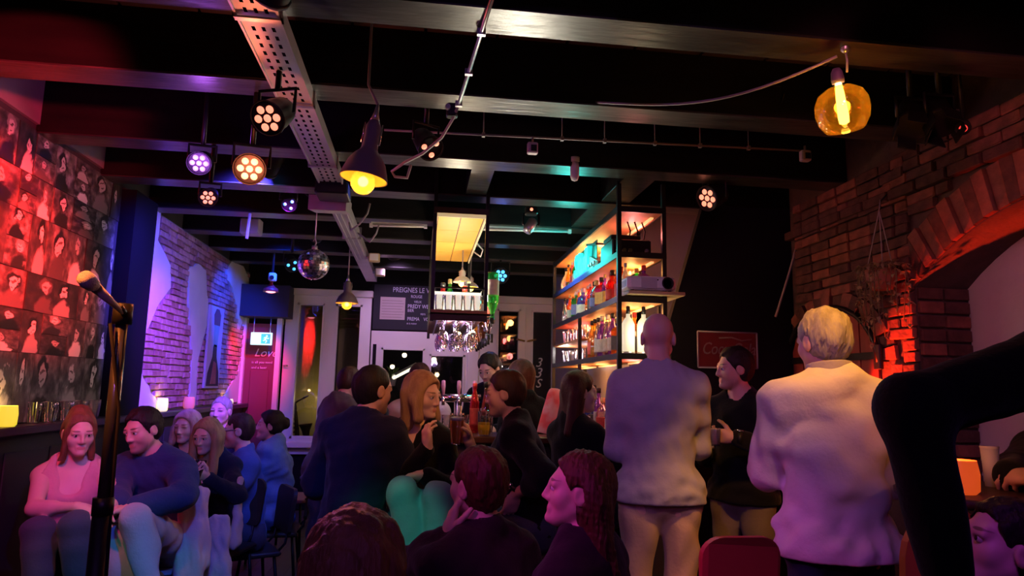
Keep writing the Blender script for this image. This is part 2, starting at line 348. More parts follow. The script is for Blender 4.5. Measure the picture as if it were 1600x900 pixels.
# picture wall: black and white prints pasted edge to edge
def portrait(nt, bsdf):
    L = nt.links.new; N = nt.nodes.new
    uv = N('ShaderNodeTexCoord'); oi = N('ShaderNodeObjectInfo'); sep = N('ShaderNodeSeparateXYZ'); L(uv.outputs['Generated'], sep.inputs[0])
    def m(op, a, b=None, c=None, clamp=False):
        n = N('ShaderNodeMath'); n.operation = op; n.use_clamp = clamp
        for i, v in enumerate((a, b, c)):
            if v is None: continue
            if isinstance(v, (int, float)): n.inputs[i].default_value = v
            else: L(v, n.inputs[i])
        return n.outputs[0]
    r = oi.outputs['Random']
    rnd = lambda k: m('FRACT', m('MULTIPLY', r, k))
    nz = N('ShaderNodeTexNoise'); nz.noise_dimensions = '4D'; nz.inputs['Scale'].default_value = 4.2; nz.inputs['Detail'].default_value = 4; L(uv.outputs['Generated'], nz.inputs['Vector']); L(m('MULTIPLY', r, 91.), nz.inputs['W'])
    U = m('ADD', sep.outputs[1], m('MULTIPLY', m('SUBTRACT', nz.outputs[0], .5), .5)); V = m('ADD', sep.outputs[2], m('MULTIPLY', m('SUBTRACT', nz.outputs[0], .5), .42))
    cx = m('MULTIPLY_ADD', rnd(17.3), .36, .32); cz = m('MULTIPLY_ADD', rnd(29.7), .2, .58)
    def ell(x, z, rx, rz):
        d = m('ADD', m('POWER', m('DIVIDE', m('SUBTRACT', U, x), rx), 2.), m('POWER', m('DIVIDE', m('SUBTRACT', V, z), rz), 2.)); return m('MULTIPLY', m('SUBTRACT', 1., d), 3., clamp=True)
    val = m('MULTIPLY_ADD', m('POWER', nz.outputs[0], 4.), m('MULTIPLY_ADD', rnd(7.1), 1.6, .1), .004)
    def over(v, mask): 
        nonlocal val
        mx = N('ShaderNodeMix'); L(mask, mx.inputs[0]); L(val, mx.inputs[2])
        if isinstance(v, float): mx.inputs[3].default_value = v
        else: L(v, mx.inputs[3])
        val = mx.outputs[0]
    over(m('MULTIPLY', m('POWER', rnd(53.9), 3.), .85), ell(cx, .02, .36, .46))                                # shoulders
    over(m('MULTIPLY', m('POWER', rnd(61.3), 3.), .4), ell(cx, m('ADD', cz, .06), .24, .26))       # hair
    over(m('MULTIPLY_ADD', rnd(43.1), .35, .32), ell(cx, cz, .14, .19))                           # face
    over(.08, ell(cx, m('ADD', cz, .05), .1, .025)); over(.1, ell(cx, m('SUBTRACT', cz, .09), .05, .02))
    cb_ = N('ShaderNodeCombineColor'); L(val, cb_.inputs[0]); L(m('MULTIPLY', val, .95), cb_.inputs[1]); L(m('MULTIPLY', val, .93), cb_.inputs[2]); L(cb_.outputs[0], bsdf.inputs['Base Color'])
mat('photo_bw', (.4,.4,.4), rough=.55, build=portrait)
rs = random.Random(4); z = 1.19; srcs = {}; npr = 0
for row, hgt in enumerate((.36,.22,.2,.3,.2,.24)):
    y = 2.75
    while y < 4.77:
        wd = rs.choice((.16,.22,.28,.2)); wd = min(wd, 4.79-y)
        if wd < .08: break
        if wd > .24 and hgt > .25 or rs.random() < .75: cells = [(0,0,1,1)]
        else: cells = [(0,0,1,.5),(0,.5,1,1)]
        for a, b0, c, d in cells:
            key = (round(wd*(c-a),2), round(hgt*(d-b0),2))
            loc = (XL+.004+rs.uniform(0,.004), y+wd*(a+c)/2, z+hgt*(b0+d)/2)
            if key not in srcs:
                m = MB(); m.box((0,0,0), (.004, key[0]-.004, key[1]-.004)); o = m.build('photo_print', 'photo_bw', WL); o.location = loc; srcs[key] = o
            else: inst(srcs[key], 'photo_print', WL, loc, (rs.uniform(-.012,.012),0,0))
            npr += 1
        y += wd
    z += hgt
print('bricks', nb, nr, 'prints', npr)
# ---------------------------------------------------------------- back wall: glazed doors, window, board, exit door
def leaf_panes(name, x0, x1, z0, z1, panes, parent_label=None, y=YB, head=.12):
    """a glazed unit: frame with panes given as (x0, x1, z0, z1)"""
    m = MB(); xs = sorted({x0, x1}); prev = x0
    for i, (a, b, c, d) in enumerate(panes):
        m.bb((prev,y-.05,z0), (a,y+.07,z1)); m.bb((a,y-.05,d), (b,y+.07,z1)); m.bb((a,y-.05,z0), (b,y+.07,c)); prev = b
    m.bb((prev,y-.05,z0), (x1,y+.07,z1))
    o = setting(name, m, 'white_frame')
    for a, b, c, d in panes:
        g = MB(); g.bb((a-.005,y+.0,c-.005), (b+.005,y+.012,d+.005)); g.build('pane', 'door_glass' if name == 'door_1' else 'thin_glass', o)
        f = MB(); t = .022
        f.bb((a,y-.062,c), (a+t,y-.05+.06,d)); f.bb((b-t,y-.062,c), (b,y-.05+.06,d)); f.bb((a,y-.062,d-t), (b,y+.01,d)); f.bb((a,y-.062,c), (b,y+.01,c+t)); f.build('glazing_bead', 'white_frame', o)
    return o
D1 = leaf_panes('door_1', -1.58, -.6, .62, 2.47, [(-1.45,-1.14,.80,2.36), (-1.01,-.705,.80,2.36)])
m = MB(); m.bb((-1.64,YB-.09,2.45), (-.585,YB-.0,2.53), bev=.01); m.build('cornice', 'white_frame', D1)
m = MB(); m.bb((-1.5,YB-.16,.70), (-.65,YB-.05,.76), bev=.01); m.build('sill', 'white_frame', D1)
for x in (-1.56, -.62):
    m = MB(); m.tube([(x,YB-.05,1.62),(x,YB-.1,1.62),(x+.05,YB-.1,1.62)], .01, 6); m.build('door_handle', 'chrome', D1)
W1 = leaf_panes('window_1', -.585, .83, .62, 2.06, [(-.46,.05,.95,1.86), (.11,.53,.95,1.80)])
m = MB(); m.bb((-.56,YB-.06,1.5), (-.52,YB-.045,1.9)); m.build('slot', 'black_paint', W1)
m = MB(); m.bb((.56,YB-.07,.62), (.70,YB-.05,1.95), bev=.006); m.build('pilaster', 'white_frame', W1)
D2 = leaf_panes('door_2', .83, 1.64, .1, 2.5, [(.91,1.2,.3,2.37), (1.335,1.62,.3,2.37)])
m = MB(); m.bb((1.262,YB-.07,.1), (1.272,YB-.05,2.4)); m.build('meeting_stile', 'white_frame', D2)
m = MB(); m.bb((.82,YB-.08,2.44), (1.66,YB-.0,2.53), bev=.01); m.build('cornice', 'white_frame', D2)
for s_, x in ((-1,1.245), (1,1.29)):
    m = MB(); m.tube([(x,YB-.05,1.985),(x,YB-.1,1.985),(x+s_*.1,YB-.105,2.005)], .012, 8); m.build('door_handle', 'brass', D2)
for t_, x, z_, sz in (('3', 1.395, 1.68, .16), ('3', 1.39, 1.55, .17), ('S', 1.40, 1.43, .15)):
    text_obj('glass_lettering', t_, sz, mat('decal_white', (.6,.62,.6), rough=.7), D2, (x,YB-.012,z_), (math.pi/2,0,0), ext=.001, shear=.3)
# rooms and street beyond the glass
m = MB(); m.bb((XL-.3,11.4,-.1), (3.2,11.5,3.2)); m.bb((XL-.3,YB+.15,-.12), (3.2,11.4,-.05)); setting('wall_street', m, mat('street_dark', (.05,.05,.05), rough=.9, noise=(2,.6,(.02,.02,.022))))
m = MB(); m.bb((-1.62,8.95,.6), (-.62,9.0,2.6)); setting('wall_display', m, mat('display_back', (.6,.5,.2), rough=.8, noise=(3,.4,(.45,.36,.14))))
m = MB(); m.bb((-1.62,YB+.15,.64), (-.62,8.95,.70)); setting('trim_5', m, mat('display_floor', (.4,.33,.16), rough=.6))
m = MB(); m.bb((-1.075,YB+.15,.7), (-1.045,8.95,2.5)); setting('trim_6', m, 'black_paint')
# saxophone standing in the lit display
SX = thing('saxophone', 'dark saxophone standing behind the glass in the yellow lit window display', 'saxophone', (-1.36,8.55,.70))
body = [(.05,0,.1),(.065,0,.045),(.03,0,.02),(-.03,0,.03),(-.055,0,.09),(-.065,0,.2),(-.085,0,.36),(-.098,0,.46)]
m = MB(); m.tube([Vector(p) for p in body], [.036,.034,.032,.03,.029,.025,.019,.015], 12); m.build('body', mat('sax_dark', (.08,.05,.02), rough=.35, metal=.8), SX)
m = MB(); m.lathe([(.036,0),(.046,.06),(.068,.12),(.085,.145),(.08,.145),(.03,.02)], 16, (.05,0,.1), Matrix.Rotation(-.12,3,'Y'), cap=False); m.build('bell', 'sax_dark', SX)
m = MB(); m.tube([(-.098,0,.46),(-.10,0,.49),(-.075,0,.51),(-.01,0,.545)], [.012,.011,.01,.009], 8); m.build('neck', 'sax_dark', SX)
m = MB(); m.tube([(-.01,0,.545),(.05,0,.578)], [.013,.007], 8); m.build('mouthpiece', 'black_metal', SX)
for k in range(7):
    m = MB(); z_ = .1+k*.05; m.cyl((-.062-.0045*k-.02,-.03,z_), (-.062-.0045*k-.02,-.018,z_), .014, n=10); m.build('key', 'sax_dark', SX)
m = MB(); m.tube([(-.05,-.03,.08),(-.09,-.03,.42)], .004, 6); m.build('key_rod', 'sax_dark', SX)
LT = thing('light_tube', 'slim glowing upright light tube beside the saxophone in the display window', 'lamp', (-1.2,8.8,.70))
m = MB(); m.cyl((0,0,.25), (0,0,.58), .016); m.build('tube', mat('tube_glow', (.9,.8,.4), emit=(1,.8,.25), es=1.6), LT)
m = MB(); m.cyl((0,0,0), (0,0,.25), .008, n=8); m.cyl((0,0,0), (0,0,.015), .05); m.build('stand', 'black_metal', LT)
m = MB(); m.cyl((0,0,.58), (0,0,.61), .02); m.build('cap', 'brass', LT)
point('display_light', (-1.22,8.68,1.25), (1,.78,.2), 1.5, .03, LT)
# dining lamps and a tube light in the far room
for i, (px, py, Y, e) in enumerate(((632,555,10.0,6.), (613,573,10.6,3.), (678,562,9.6,3.))):
    p = at(px, py, Y); t = thing('wall_lamp', ['small bright round lamp in the far room seen through the window', 'faint small lamp low in the far room beyond the window', 'tiny lamp in the far room by the window post'][i], 'lamp', p)
    m = MB(); m.sphere((0,0,0), .035); m.build('bulb', mat('bulb_far', (1,.9,.7), emit=(1,.8,.5), es=5), t); m = MB(); m.cyl((0,0,.03), (0,0,.12), .03, .015); m.build('holder', 'black_metal', t); point('l', p, (1,.8,.5), e*.5, .04, t)
p = at(633,582,9.2); t = thing('tube_light', 'slanted white tube light in the far room beyond the window', 'lamp', p, 0)
m = MB(); a_, b_ = at(615,590,9.1), at(650,572,9.6); m.cyl(a_, b_, .025); m.build('tube', mat('tube_white', (.9,.9,.8), emit=(1,.95,.7), es=2.2), t, world=True)
m = MB(); m.cyl((a_[0],a_[1]+.03,a_[2]+.02), (b_[0],b_[1]+.03,b_[2]+.02), .03); m.build('housing', 'white_plastic', t, world=True)
PL = thing('potted_plant', 'small green plant on the sill of the far room', 'plant', at(612,592,9.9)); 
rs = random.Random(2)
for k in range(22):
    a = rs.uniform(0,6.28); r_ = rs.uniform(.03,.14); h_ = rs.uniform(.05,.2); m = MB(); c, s_ = math.cos(a), math.sin(a)
    m.quad((0,0,.02), (c*r_*.5-s_*.02,s_*r_*.5+c*.02,h_*.8), (c*r_,s_*r_,h_), (c*r_*.5+s_*.02,s_*r_*.5-c*.02,h_*.7)); m.build('leaf', mat('leaf_green', (.2,.35,.08), rough=.5), PL)
m = MB(); m.lathe([(.05,-.1),(.07,.02),(.06,.02)], 14); m.build('pot', 'white_plastic', PL)
# menu board
MBRD = thing('menu_board', 'black menu board with chalk lettering over the back window', 'menu board', (-.24,YB-.02,2.10))
m = MB(); m.bb((-.58,YB-.03,2.08), (.16,YB-.0,2.62)); m.build('board', mat('board_black', (.018,.018,.026), rough=.8), MBRD, world=True)
m = MB(); m.bb((-.50,YB-.036,2.2), (-.205,YB-.028,2.47)); m.build('notice_sheet', 'paper', MBRD, world=True)
for k in range(7):
    m = MB(); m.bb((-.48,YB-.039,2.225+k*.033), (-.24+.01*(k%3),YB-.0365,2.231+k*.033)); m.build('printed_line', mat('ink', (.25,.2,.2)), MBRD, world=True)
for t_, x, z_, sz in (('PREIGNES LE V', -.36, 2.535, .085), ('ROUGE', -.14, 2.47, .05), ('VIEUX', -.1, 2.41, .04), ('PREDY WEL', -.175, 2.345, .066), ('BIER', -.175, 2.30, .05), ('vers', -.02, 2.265, .045), ('PREMA', -.175, 2.195, .06), ('VOL', .02, 2.195, .06), ('de la maison', -.18, 2.15, .03)):
    text_obj('lettering', t_, sz, 'chalk', MBRD, (x+.24,-.012,z_-2.10), (math.pi/2,0,0), ext=.001, sx=.8)
# exit corner
D3 = MB(); D3.bb((XL+.02,YB-.06,0), (-1.60,YB,2.1)); D3 = setting('door_3', D3, mat('door_red', (.16,.03,.04), rough=.6))
for z0 in (.2, .95):
    m = MB(); m.bb((XL+.12,YB-.075,z0), (-1.72,YB-.058,z0+.62), bev=.01); m.build('door_panel', 'door_red', D3)
m = MB(); m.bb((-1.655,YB-.14,0), (-1.60,YB,2.16)); m.build('jamb', 'white_frame', D3)
m = MB(); m.bb((XL+.0,YB-.12,0), (XL+.05,YB,2.3)); m.build('jamb', 'white_frame', D3)
m = MB(); m.bb((XL,7.95,2.16), (-1.5,YB,2.52)); setting('trim_7', m, mat('soffit_navy', (.03,.03,.06), rough=.7))
text_obj('door_lettering', 'Love', .13, mat('letter_pink', (.7,.5,.55)), D3, (-1.90,YB-.078,1.72), (math.pi/2,0,0), shear=.35)
for k, t_ in enumerate(('is all you need', 'and a beer')): text_obj('door_lettering', t_, .04, 'letter_pink', D3, (-1.92,YB-.078,1.64-k*.06), (math.pi/2,0,0))
EX = thing('exit_sign', 'lit green exit sign with running figure above the red corner door', 'exit sign', (-1.78,7.98,1.84))
m = MB(); m.bb((-.115,0,0), (.115,.04,.14), bev=.006); m.build('sign_box', mat('exit_glow', (.2,.8,.6), emit=(.55,1,.82), es=.95), EX)
m = MB(); m.bb((-.0,-.004,.015), (.1,0,.125)); m.build('green_field', mat('exit_green', (.0,.5,.3), emit=(0,.6,.38), es=.7), EX)
m = MB(); m.sphere((.062,-.008,.1), .011); m.tube([(.06,-.006,.088),(.045,-.006,.06),(.025,-.006,.045)], .008, 6); m.tube([(.045,-.006,.06),(.062,-.006,.045),(.05,-.006,.022)], .007, 6); m.tube([(.057,-.006,.082),(.04,-.006,.085),(.03,-.006,.07)], .005, 6); m.tube([(.057,-.006,.082),(.075,-.006,.07),(.085,-.006,.08)], .005, 6); m.build('running_figure', 'exit_glow', EX)
for x in (-.09, .09):
    m = MB(); m.cyl((x,.02,.14), (x,.02,.32), .006, n=6); m.build('hanger', 'steel', EX)
point('exit_light', (-1.78,7.9,1.9), (.3,1,.7), .2, .05, EX)
RL = thing('ceiling_lamp', 'small red glowing ceiling lamp over the exit corner', 'lamp', at(423,456,7.0)); 
m = MB(); m.lathe([(.075,0),(.07,.03),(.03,.06),(.015,.08),(.015,.14)], 18); m.build('shade', mat('lamp_red_shade', (.3,.03,.04), rough=.4), RL)
m = MB(); m.sphere((0,0,.005), .05, sc=(1,1,.35)); m.build('bulb', mat('bulb_red', (1,.3,.3), emit=(1,.25,.3), es=3.5), RL)
m = MB(); m.cyl((0,0,.14), (0,0,ZC-at(423,456,7.0)[2]), .006, n=6); m.build('rod', 'black_metal', RL)
spot('corner_red', at(423,456,7.0)-np.array([0,-.1,.12]), (-2.0,8.25,1.5), (1,.012,.05), 120, 48, .7, .05, RL)
# ---------------------------------------------------------------- lamps and ceiling fittings
def par_can(label, loc, tgt, col, lens, n=7, r=.075, energy=0, size=35, blend=.6, group=None, spot_col=None, hang=None, soft=.05, spin=0., spill=0):
    """LED par can hung in a yoke; its beam goes from the lens face to tgt"""
    t = thing('par_light', label, 'stage light', loc, 0, group)
    d = Vector(tgt)-Vector(loc); R = d.to_track_quat('-Z', 'Y').to_matrix() if False else (-d).to_track_quat('Z', 'Y').to_matrix()
    R = R@Matrix.Rotation(spin, 3, 'Z')
    bodym = MB(); bodym.lathe([(r*.55,.16),(r*.8,.13),(r*.95,.06),(r,.0),(r*1.08,-.008),(r*1.08,.004),(r*.94,.01),(r*.94,.0)][::-1], 20, (0,0,0), R); bodym.build('can', 'black_metal', t)
    fm = MB(); fm.lathe([(1e-5,.006),(r*.95,.006)], 20, (0,0,0), R, cap=False); fm.build('face_plate', 'black_gloss', t)
    pos = [(0,0)]+[(.58*r*math.cos(a), .58*r*math.sin(a)) for a in np.linspace(0, 2*math.pi, 6, endpoint=False)] if n == 7 else [(.6*r*math.cos(a), .6*r*math.sin(a)) for a in np.linspace(0, 2*math.pi, n, endpoint=False)]
    lr = r*.235
    for x, y in pos:
        m = MB(); m.lathe([(lr,.0),(lr*.98,-.006),(lr*.7,-.012),(1e-5,-.014)], 12, R@Vector((x,y,.004)), R, cap=False); m.build('lens', lens, t)
        m = MB(); m.lathe([(lr*1.5,.006),(lr*1.05,-.002),(lr*1.0,.004)], 12, R@Vector((x,y,.002)), R, cap=False); m.build('lens_glow', lens_glow(lens), t)
    m = MB(); ax = R@Vector((1,0,0)); hh = (ZC-loc[2]) if hang is None else hang
    up = Vector((0,0,1)); c = R@Vector((0,0,.07)); pts = [c+ax*r*1.15, c+ax*r*1.18+up*r*1.5, c-ax*r*1.18+up*r*1.5, c-ax*r*1.15]; m.tube(pts, .008, 6); m.build('yoke', 'black_metal', t)
    m = MB(); top = c+up*r*1.5; m.cyl(top, (top.x,top.y,hh), .012, n=8); m.build('stem', 'black_metal', t)
    if spill: point('spill', Vector(loc)+d.normalized()*.12, spot_col or col, spill, .05, t)
    if energy: spot('beam', Vector(loc)+d.normalized()*.06, tgt, spot_col or col, energy, size, blend, soft, t)
    return t
RINGS = {}
def lens_glow(l):
    base = {'led_red':(1,.1,.05), 'led_orange':(1,.22,.06), 'led_purple':(.5,.1,1), 'led_blue':(.03,.2,1)}[l]
    return mat('ring_'+l, base, emit=base, es=1.1)  # emissive ring stands in for the coloured glow round each lens
mat('led_red', (1,.6,.5), emit=(1,.27,.15), es=1.7); mat('led_orange', (1,.7,.6), emit=(1,.42,.2), es=1.9)
mat('led_purple', (.9,.7,1), emit=(.72,.28,1), es=1.6); mat('led_blue', (.5,.8,1), emit=(.04,.42,1), es=2.0)
LOC = {}
def fx(px, py, Y): return tuple(float(v) for v in at(px, py, Y))
# the cans of the band lighting
par_can('angled par can with seven red lit lenses beside the perforated cable tray', fx(418,185,2.6), (-1.2,.9,1.1), (1,.12,.05), 'led_red', r=.066, energy=0)
par_can('par can glowing orange with seven lenses facing the camera', fx(390,264,2.95), (-.3,.2,1.0), (1,.2,.08), 'led_orange', r=.064, spill=5, energy=45, size=80, blend=1)
par_can('purple glowing par can hung left of the orange one', fx(311,255,3.4), (-.7,.4,1.0), (.5,.12,1), 'led_purple', r=.054, spill=4, energy=50, size=80, blend=1)
par_can('red par can hanging lowest below the purple one', fx(325,309,3.7), (-.6,.6,1.0), (1,.1,.08), 'led_red', r=.046)
par_can('small blue can close under the beam right of the red one', fx(452,320,4.9), (-.3,3.1,1.2), (.05,.3,1), 'led_blue', n=3, r=.05)
par_can('small blue can above the left glazed door near the mirror ball', fx(457,415,6.2), (-.4,4.2,1.2), (.05,.3,1), 'led_blue', n=3, r=.06)
par_can('red can seen edge on by the sagging cable', fx(673,232,3.2), (.75,1.9,1.2), (1,.15,.1), 'led_red', n=3, r=.06)
par_can('red par can on the chimney side above the projector', fx(1105,310,3.9), (-.4,3.0,1.7), (1,.08,.03), 'led_red', r=.075, spin=.4, energy=16, size=70, blend=1)
par_can('blue can with seven lenses at the far end over the bar', fx(782,431,6.7), (.5,3.5,1.0), (.05,.15,1), 'led_blue', r=.08, energy=14, size=80, blend=1)
# small moving spot over the bar
t = thing('moving_spot', 'small black and silver moving spot head under the beam over the bar', 'stage light', fx(830,340,4.8))
m = MB(); m.box((0,0,.05), (.09,.09,.06), bev=.01); m.build('base', 'black_metal', t)
m = MB(); m.tube([(-.055,0,.03),(-.06,0,-.05),(-.05,0,-.06)], .009, 6); m.tube([(.055,0,.03),(.06,0,-.05),(.05,0,-.06)], .009, 6); m.build('arm', 'black_metal', t, ); 
m = MB(); m.lathe([(.03,-.07),(.038,-.04),(.036,.03),(.02,.045)], 14, (0,0,-.05), Matrix.Rotation(.5,3,'Y')); m.build('head', 'steel', t)
m = MB(); m.sphere((-.005,-.045,.05), .012, 8, 6); m.build('status_light', 'led_red', t)
m = MB(); m.cyl((0,0,.07), (0,0,ZC-t.location.z), .012, n=8); m.build('stem', 'black_metal', t)
# dark fixtures over the right wall
def dark_can(label, loc, tgt, dot=None, r=.06):
    t = thing('stage_light', label, 'stage light', loc); d = Vector(tgt)-Vector(loc); R = (-d).to_track_quat('Z', 'Y').to_matrix()
    m = MB(); m.lathe([(r*.5,.2),(r*.9,.17),(r,.02),(r*1.1,-.02)][::-1], 18, (0,0,0), R); m.build('can', 'black_metal', t)
    m = MB(); 
    for k in range(4): a = k*1.57+.4; m.box(R@Vector((r*1.05*math.cos(a),r*1.05*math.sin(a),-.05)), (.004,r*1.2,.09), R=R@Matrix.Rotation(a,3,'Z'))
    m.build('barn_door', 'black_metal', t)['kind'] = 'stuff'
    m = MB(); m.lathe([(r*.9,-.005),(1e-5,-.02)], 16, (0,0,0), R, cap=False); m.build('lens', 'black_gloss' if not dot else dot, t)
    m = MB(); m.tube([(r*1.1,0,.03),(r*1.15,0,.12),(-r*1.15,0,.12),(-r*1.1,0,.03)], .008, 6); m.cyl((0,0,.12), (0,0,ZC-loc[2]), .012, n=8); m.build('yoke', 'black_metal', t)
    m = MB(); m.cyl((r*1.2,0,.04), (r*1.5,0,.04), .02, n=10); m.build('knob', 'steel', t)
    return t
dark_can('unlit can with faint purple lens on the beam left of the amber globe', fx(1203,145,2.95), (.4,1.2,1.2))
dark_can('unlit black stage can over the brick arch, left of the pair', fx(1425,195,2.55), (1.2,1.6,1.2))
dark_can('unlit black stage can over the brick arch, right of the pair', fx(1470,190,2.5), (1.6,1.4,1.2))
t = thing('spot_light', 'small can with a single red lit eye above the brick arch', 'stage light', fx(1505,200,2.45)); R = (-(Vector((.2,.2,1.1))-t.location)).to_track_quat('Z','Y').to_matrix()
m = MB(); m.lathe([(.018,.1),(.028,.08),(.03,0)], 14, (0,0,0), R); m.build('can', 'black_metal', t)
m = MB(); m.sphere((0,0,-.002), .016, 10, 8); m.build('lens', mat('led_eye', (1,.1,.1), emit=(1,.05,.04), es=1.2), t)
m = MB(); m.cyl((0,0,.03), (0,0,ZC-t.location.z), .008, n=8); m.build('stem', 'black_metal', t)
t = thing('beam_tag', 'small red box fixed under the beam right of the amber globe', 'box', fx(1490,75,2.24)); m = MB(); m.box((0,0,.02), (.045,.04,.07), bev=.006); m.build('case', mat('tag_red', (.35,.02,.06), rough=.5), t); m = MB(); m.box((0,-.022,.02), (.03,.004,.04)); m.build('lid', 'tag_red', t); m = MB(); m.cyl((0,0,.05), (0,0,ZB+.05-t.location.z), .006, n=6); m.build('bracket', 'black_metal', t)
# amber globe bulb
G = fx(1316,170,2.2); t = thing('globe_bulb', 'big amber glass globe bulb with glowing filament hanging at the right', 'lamp', G)
Rg = Matrix.Rotation(-.18,3,'Y')@Matrix.Rotation(.1,3,'X')
m = MB(); m.lathe([(.022,.085),(.045,.078),(.076,.058),(.092,.025),(.094,-.01),(.087,-.045),(.07,-.074),(.062,-.082)], 28, (0,0,0), None, cap=False); m.v = [tuple(Rg@Vector(p)) for p in m.v]; m.build('globe', mat('amber_glass', (.95,.5,.05), rough=.04, alpha_glass=((1,.72,.18), .07, .045)), t)
m = MB(); m.lathe([(.062,-.082),(.03,-.088),(1e-5,-.089)], 28, (0,0,0), None, cap=False); m.v = [tuple(Rg@Vector(p)) for p in m.v]; m.build('globe_base', 'amber_glass', t)
m = MB(); m.lathe([(.01,.1),(.015,.06),(.019,-.03),(.017,-.052),(.006,-.058)], 14, (0,0,0), Rg); m.build('filament', mat('filament', (1,.8,.4), emit=(1,.72,.25), es=9), t)
m = MB(); m.lathe([(.021,.095),(.023,.11),(.02,.135),(.012,.15)], 14, (0,0,0), Rg); m.build('socket', mat('socket_violet', (.12,.08,.14), rough=.45), t)
m = MB(); m.tube([(.027,0,.145),(.03,0,.19),(.025,0,.23)], .004, 6); m.build('flex', 'wire_pale' if 'wire_pale' in MAT else mat('wire_pale', (.35,.3,.3), rough=.6), t)
m = MB(); m.lathe([(.006,0),(.016,.01),(.016,.04),(.006,.05)], 10, (.025,0,.22)); m.tube([(.025,0,.265),(.02,0,.29),(.025,0,.33)], .006, 6); m.build('hook', 'steel', t)
point('glow', Vector(G)+Vector((0,0,-.01)), (1,.48,.05), 4.5, .03, t)
# sagging supply cable from the globe to the middle conduit
a, b_ = np.array(fx(1308,88,2.2)), np.array(fx(930,160,2.88)); pts = [tuple(a+(b_-a)*s-np.array([0,0,.10*math.sin(math.pi*s)*(1-.3*s)])) for s in np.linspace(0,1,16)]
m = MB(); m.tube(pts, .0055, 6); tag(m.build('supply_cable', 'wire_pale', None), 'pale cable sagging from the amber globe across to the middle beam', 'cable')
# bell pendant
def pendant(label, loc, r, hgt, shade, glowm, energy, col=(1,.6,.18), tilt=(0,0), bulb=.05, wire=True, es=None):
    t = thing('pendant_lamp', label, 'lamp', loc); R = Matrix.Rotation(tilt[0],3,'X')@Matrix.Rotation(tilt[1],3,'Y')
    prof = [(r,0),(r*.97,.012),(r*.9,hgt*.14),(r*.78,hgt*.28),(r*.58,hgt*.4),(r*.4,hgt*.47),(r*.34,hgt*.52),(r*.32,hgt*.9),(r*.2,hgt)]
    m = MB(); m.lathe(prof, 28, (0,0,0), R); m.f = m.f[:-2]+m.f[-1:]; m.mi = m.mi[:-2]+m.mi[-1:]; m.sm = m.sm[:-2]+m.sm[-1:]; m.build('shade', shade, t, fixn=True)
    m = MB(); m.lathe([(q*.97-.001, z_+.001) for q, z_ in prof[:5]], 28, (0,0,0), R, cap=False); m.build('shade_lining', mat('lining_gold', (.75,.55,.2), rough=.4), t)
    m = MB(); m.sphere(R@Vector((0,0,-.012)), bulb, 18, 12); m.build('bulb', mat('bulb_amber', (.9,.55,.1), rough=.04, alpha_glass=((1,.7,.25), .05)), t)
    m = MB(); m.sphere(R@Vector((0,0,-.01)), bulb*.42, 12, 8); m.build('filament', glowm, t)
    m = MB(); m.lathe([(r*.2,hgt),(r*.12,hgt*1.12),(r*.05,hgt*1.3)], 12, (0,0,0), R); m.build('cap', 'steel', t)
    for s_ in (-1, 1):
        m = MB(); m.cyl(R@Vector((s_*r*.37,0,hgt*.6)), R@Vector((s_*r*.37,0,hgt*.95)), r*.035, n=6); m.build('bolt', 'chrome', t)
    m = MB(); m.tube([R@Vector((0,0,hgt*1.28)), (0,0,hgt*1.6), (0,0,ZC-loc[2])], .006, 6); m.build('cord', 'wire_pale', t)
    point('glow', Vector(loc)+R@Vector((0,0,-.02)), col, energy, bulb*.4, t); return t
mat('bell_shade', (.22,.17,.2), rough=.4, metal=.4); mat('glow_amber', (1,.8,.4), emit=(1,.75,.3), es=10)
pendant('bell shaped pendant lamp with glowing amber bulb by the end of the cable tray', fx(568,280,2.6), .093, .24, 'bell_shade', 'glow_amber', 4, tilt=(.0,.13), bulb=.048)
pendant('small flat pendant lamp glowing in front of the left glazed door', fx(542,474,6.2), .1, .2, 'bell_shade', 'glow_amber', 2.5, tilt=(0,0), bulb=.045)
# mirror ball
c = fx(490,413,5.0); t = thing('mirror_ball', 'silver mirror ball hanging above the left side of the floor', 'mirror ball', c)
m = MB(); m.sphere((0,0,0), .108, 24, 16); m.build('core', 'steel', t)
rs = random.Random(7); n_t = 0; src = {}
for i in range(1, 16):
    th = math.pi*i/16; nk_ = max(6, int(2*math.pi*math.sin(th)/.205))
    for k in range(nk_):
        a = 2*math.pi*(k+.5*(i%2))/nk_; d = Vector((math.sin(th)*math.cos(a), math.sin(th)*math.sin(a), math.cos(th)))
        q = d.to_track_quat('Z','Y'); e = (q.to_matrix()@Matrix.Rotation(rs.uniform(-.03,.03),3,'X')).to_euler()
        if not src: mm_ = MB(); mm_.box((0,0,0), (.0205,.0195,.004)); o = mm_.build('mirror_tile', mat('mirror', (.9,.88,.95), rough=.22, metal=1.), t, loc=d*.11, rot=e); src[0] = o
        else: inst(src[0], 'mirror_tile', t, d*.11, e)
        n_t += 1
m = MB(); m.cyl((0,0,.105), (0,0,.135), .02); m.tube([(0,0,.13),(.01,0,.16),(0,0,.19),(-.012,0,.17)], .005, 6); m.build('hanger', 'steel', t); m = MB(); m.cyl((0,0,.18), (0,0,ZC-c[2]), .004, n=6); m.build('chain', 'steel', t)
print('tiles', n_t)
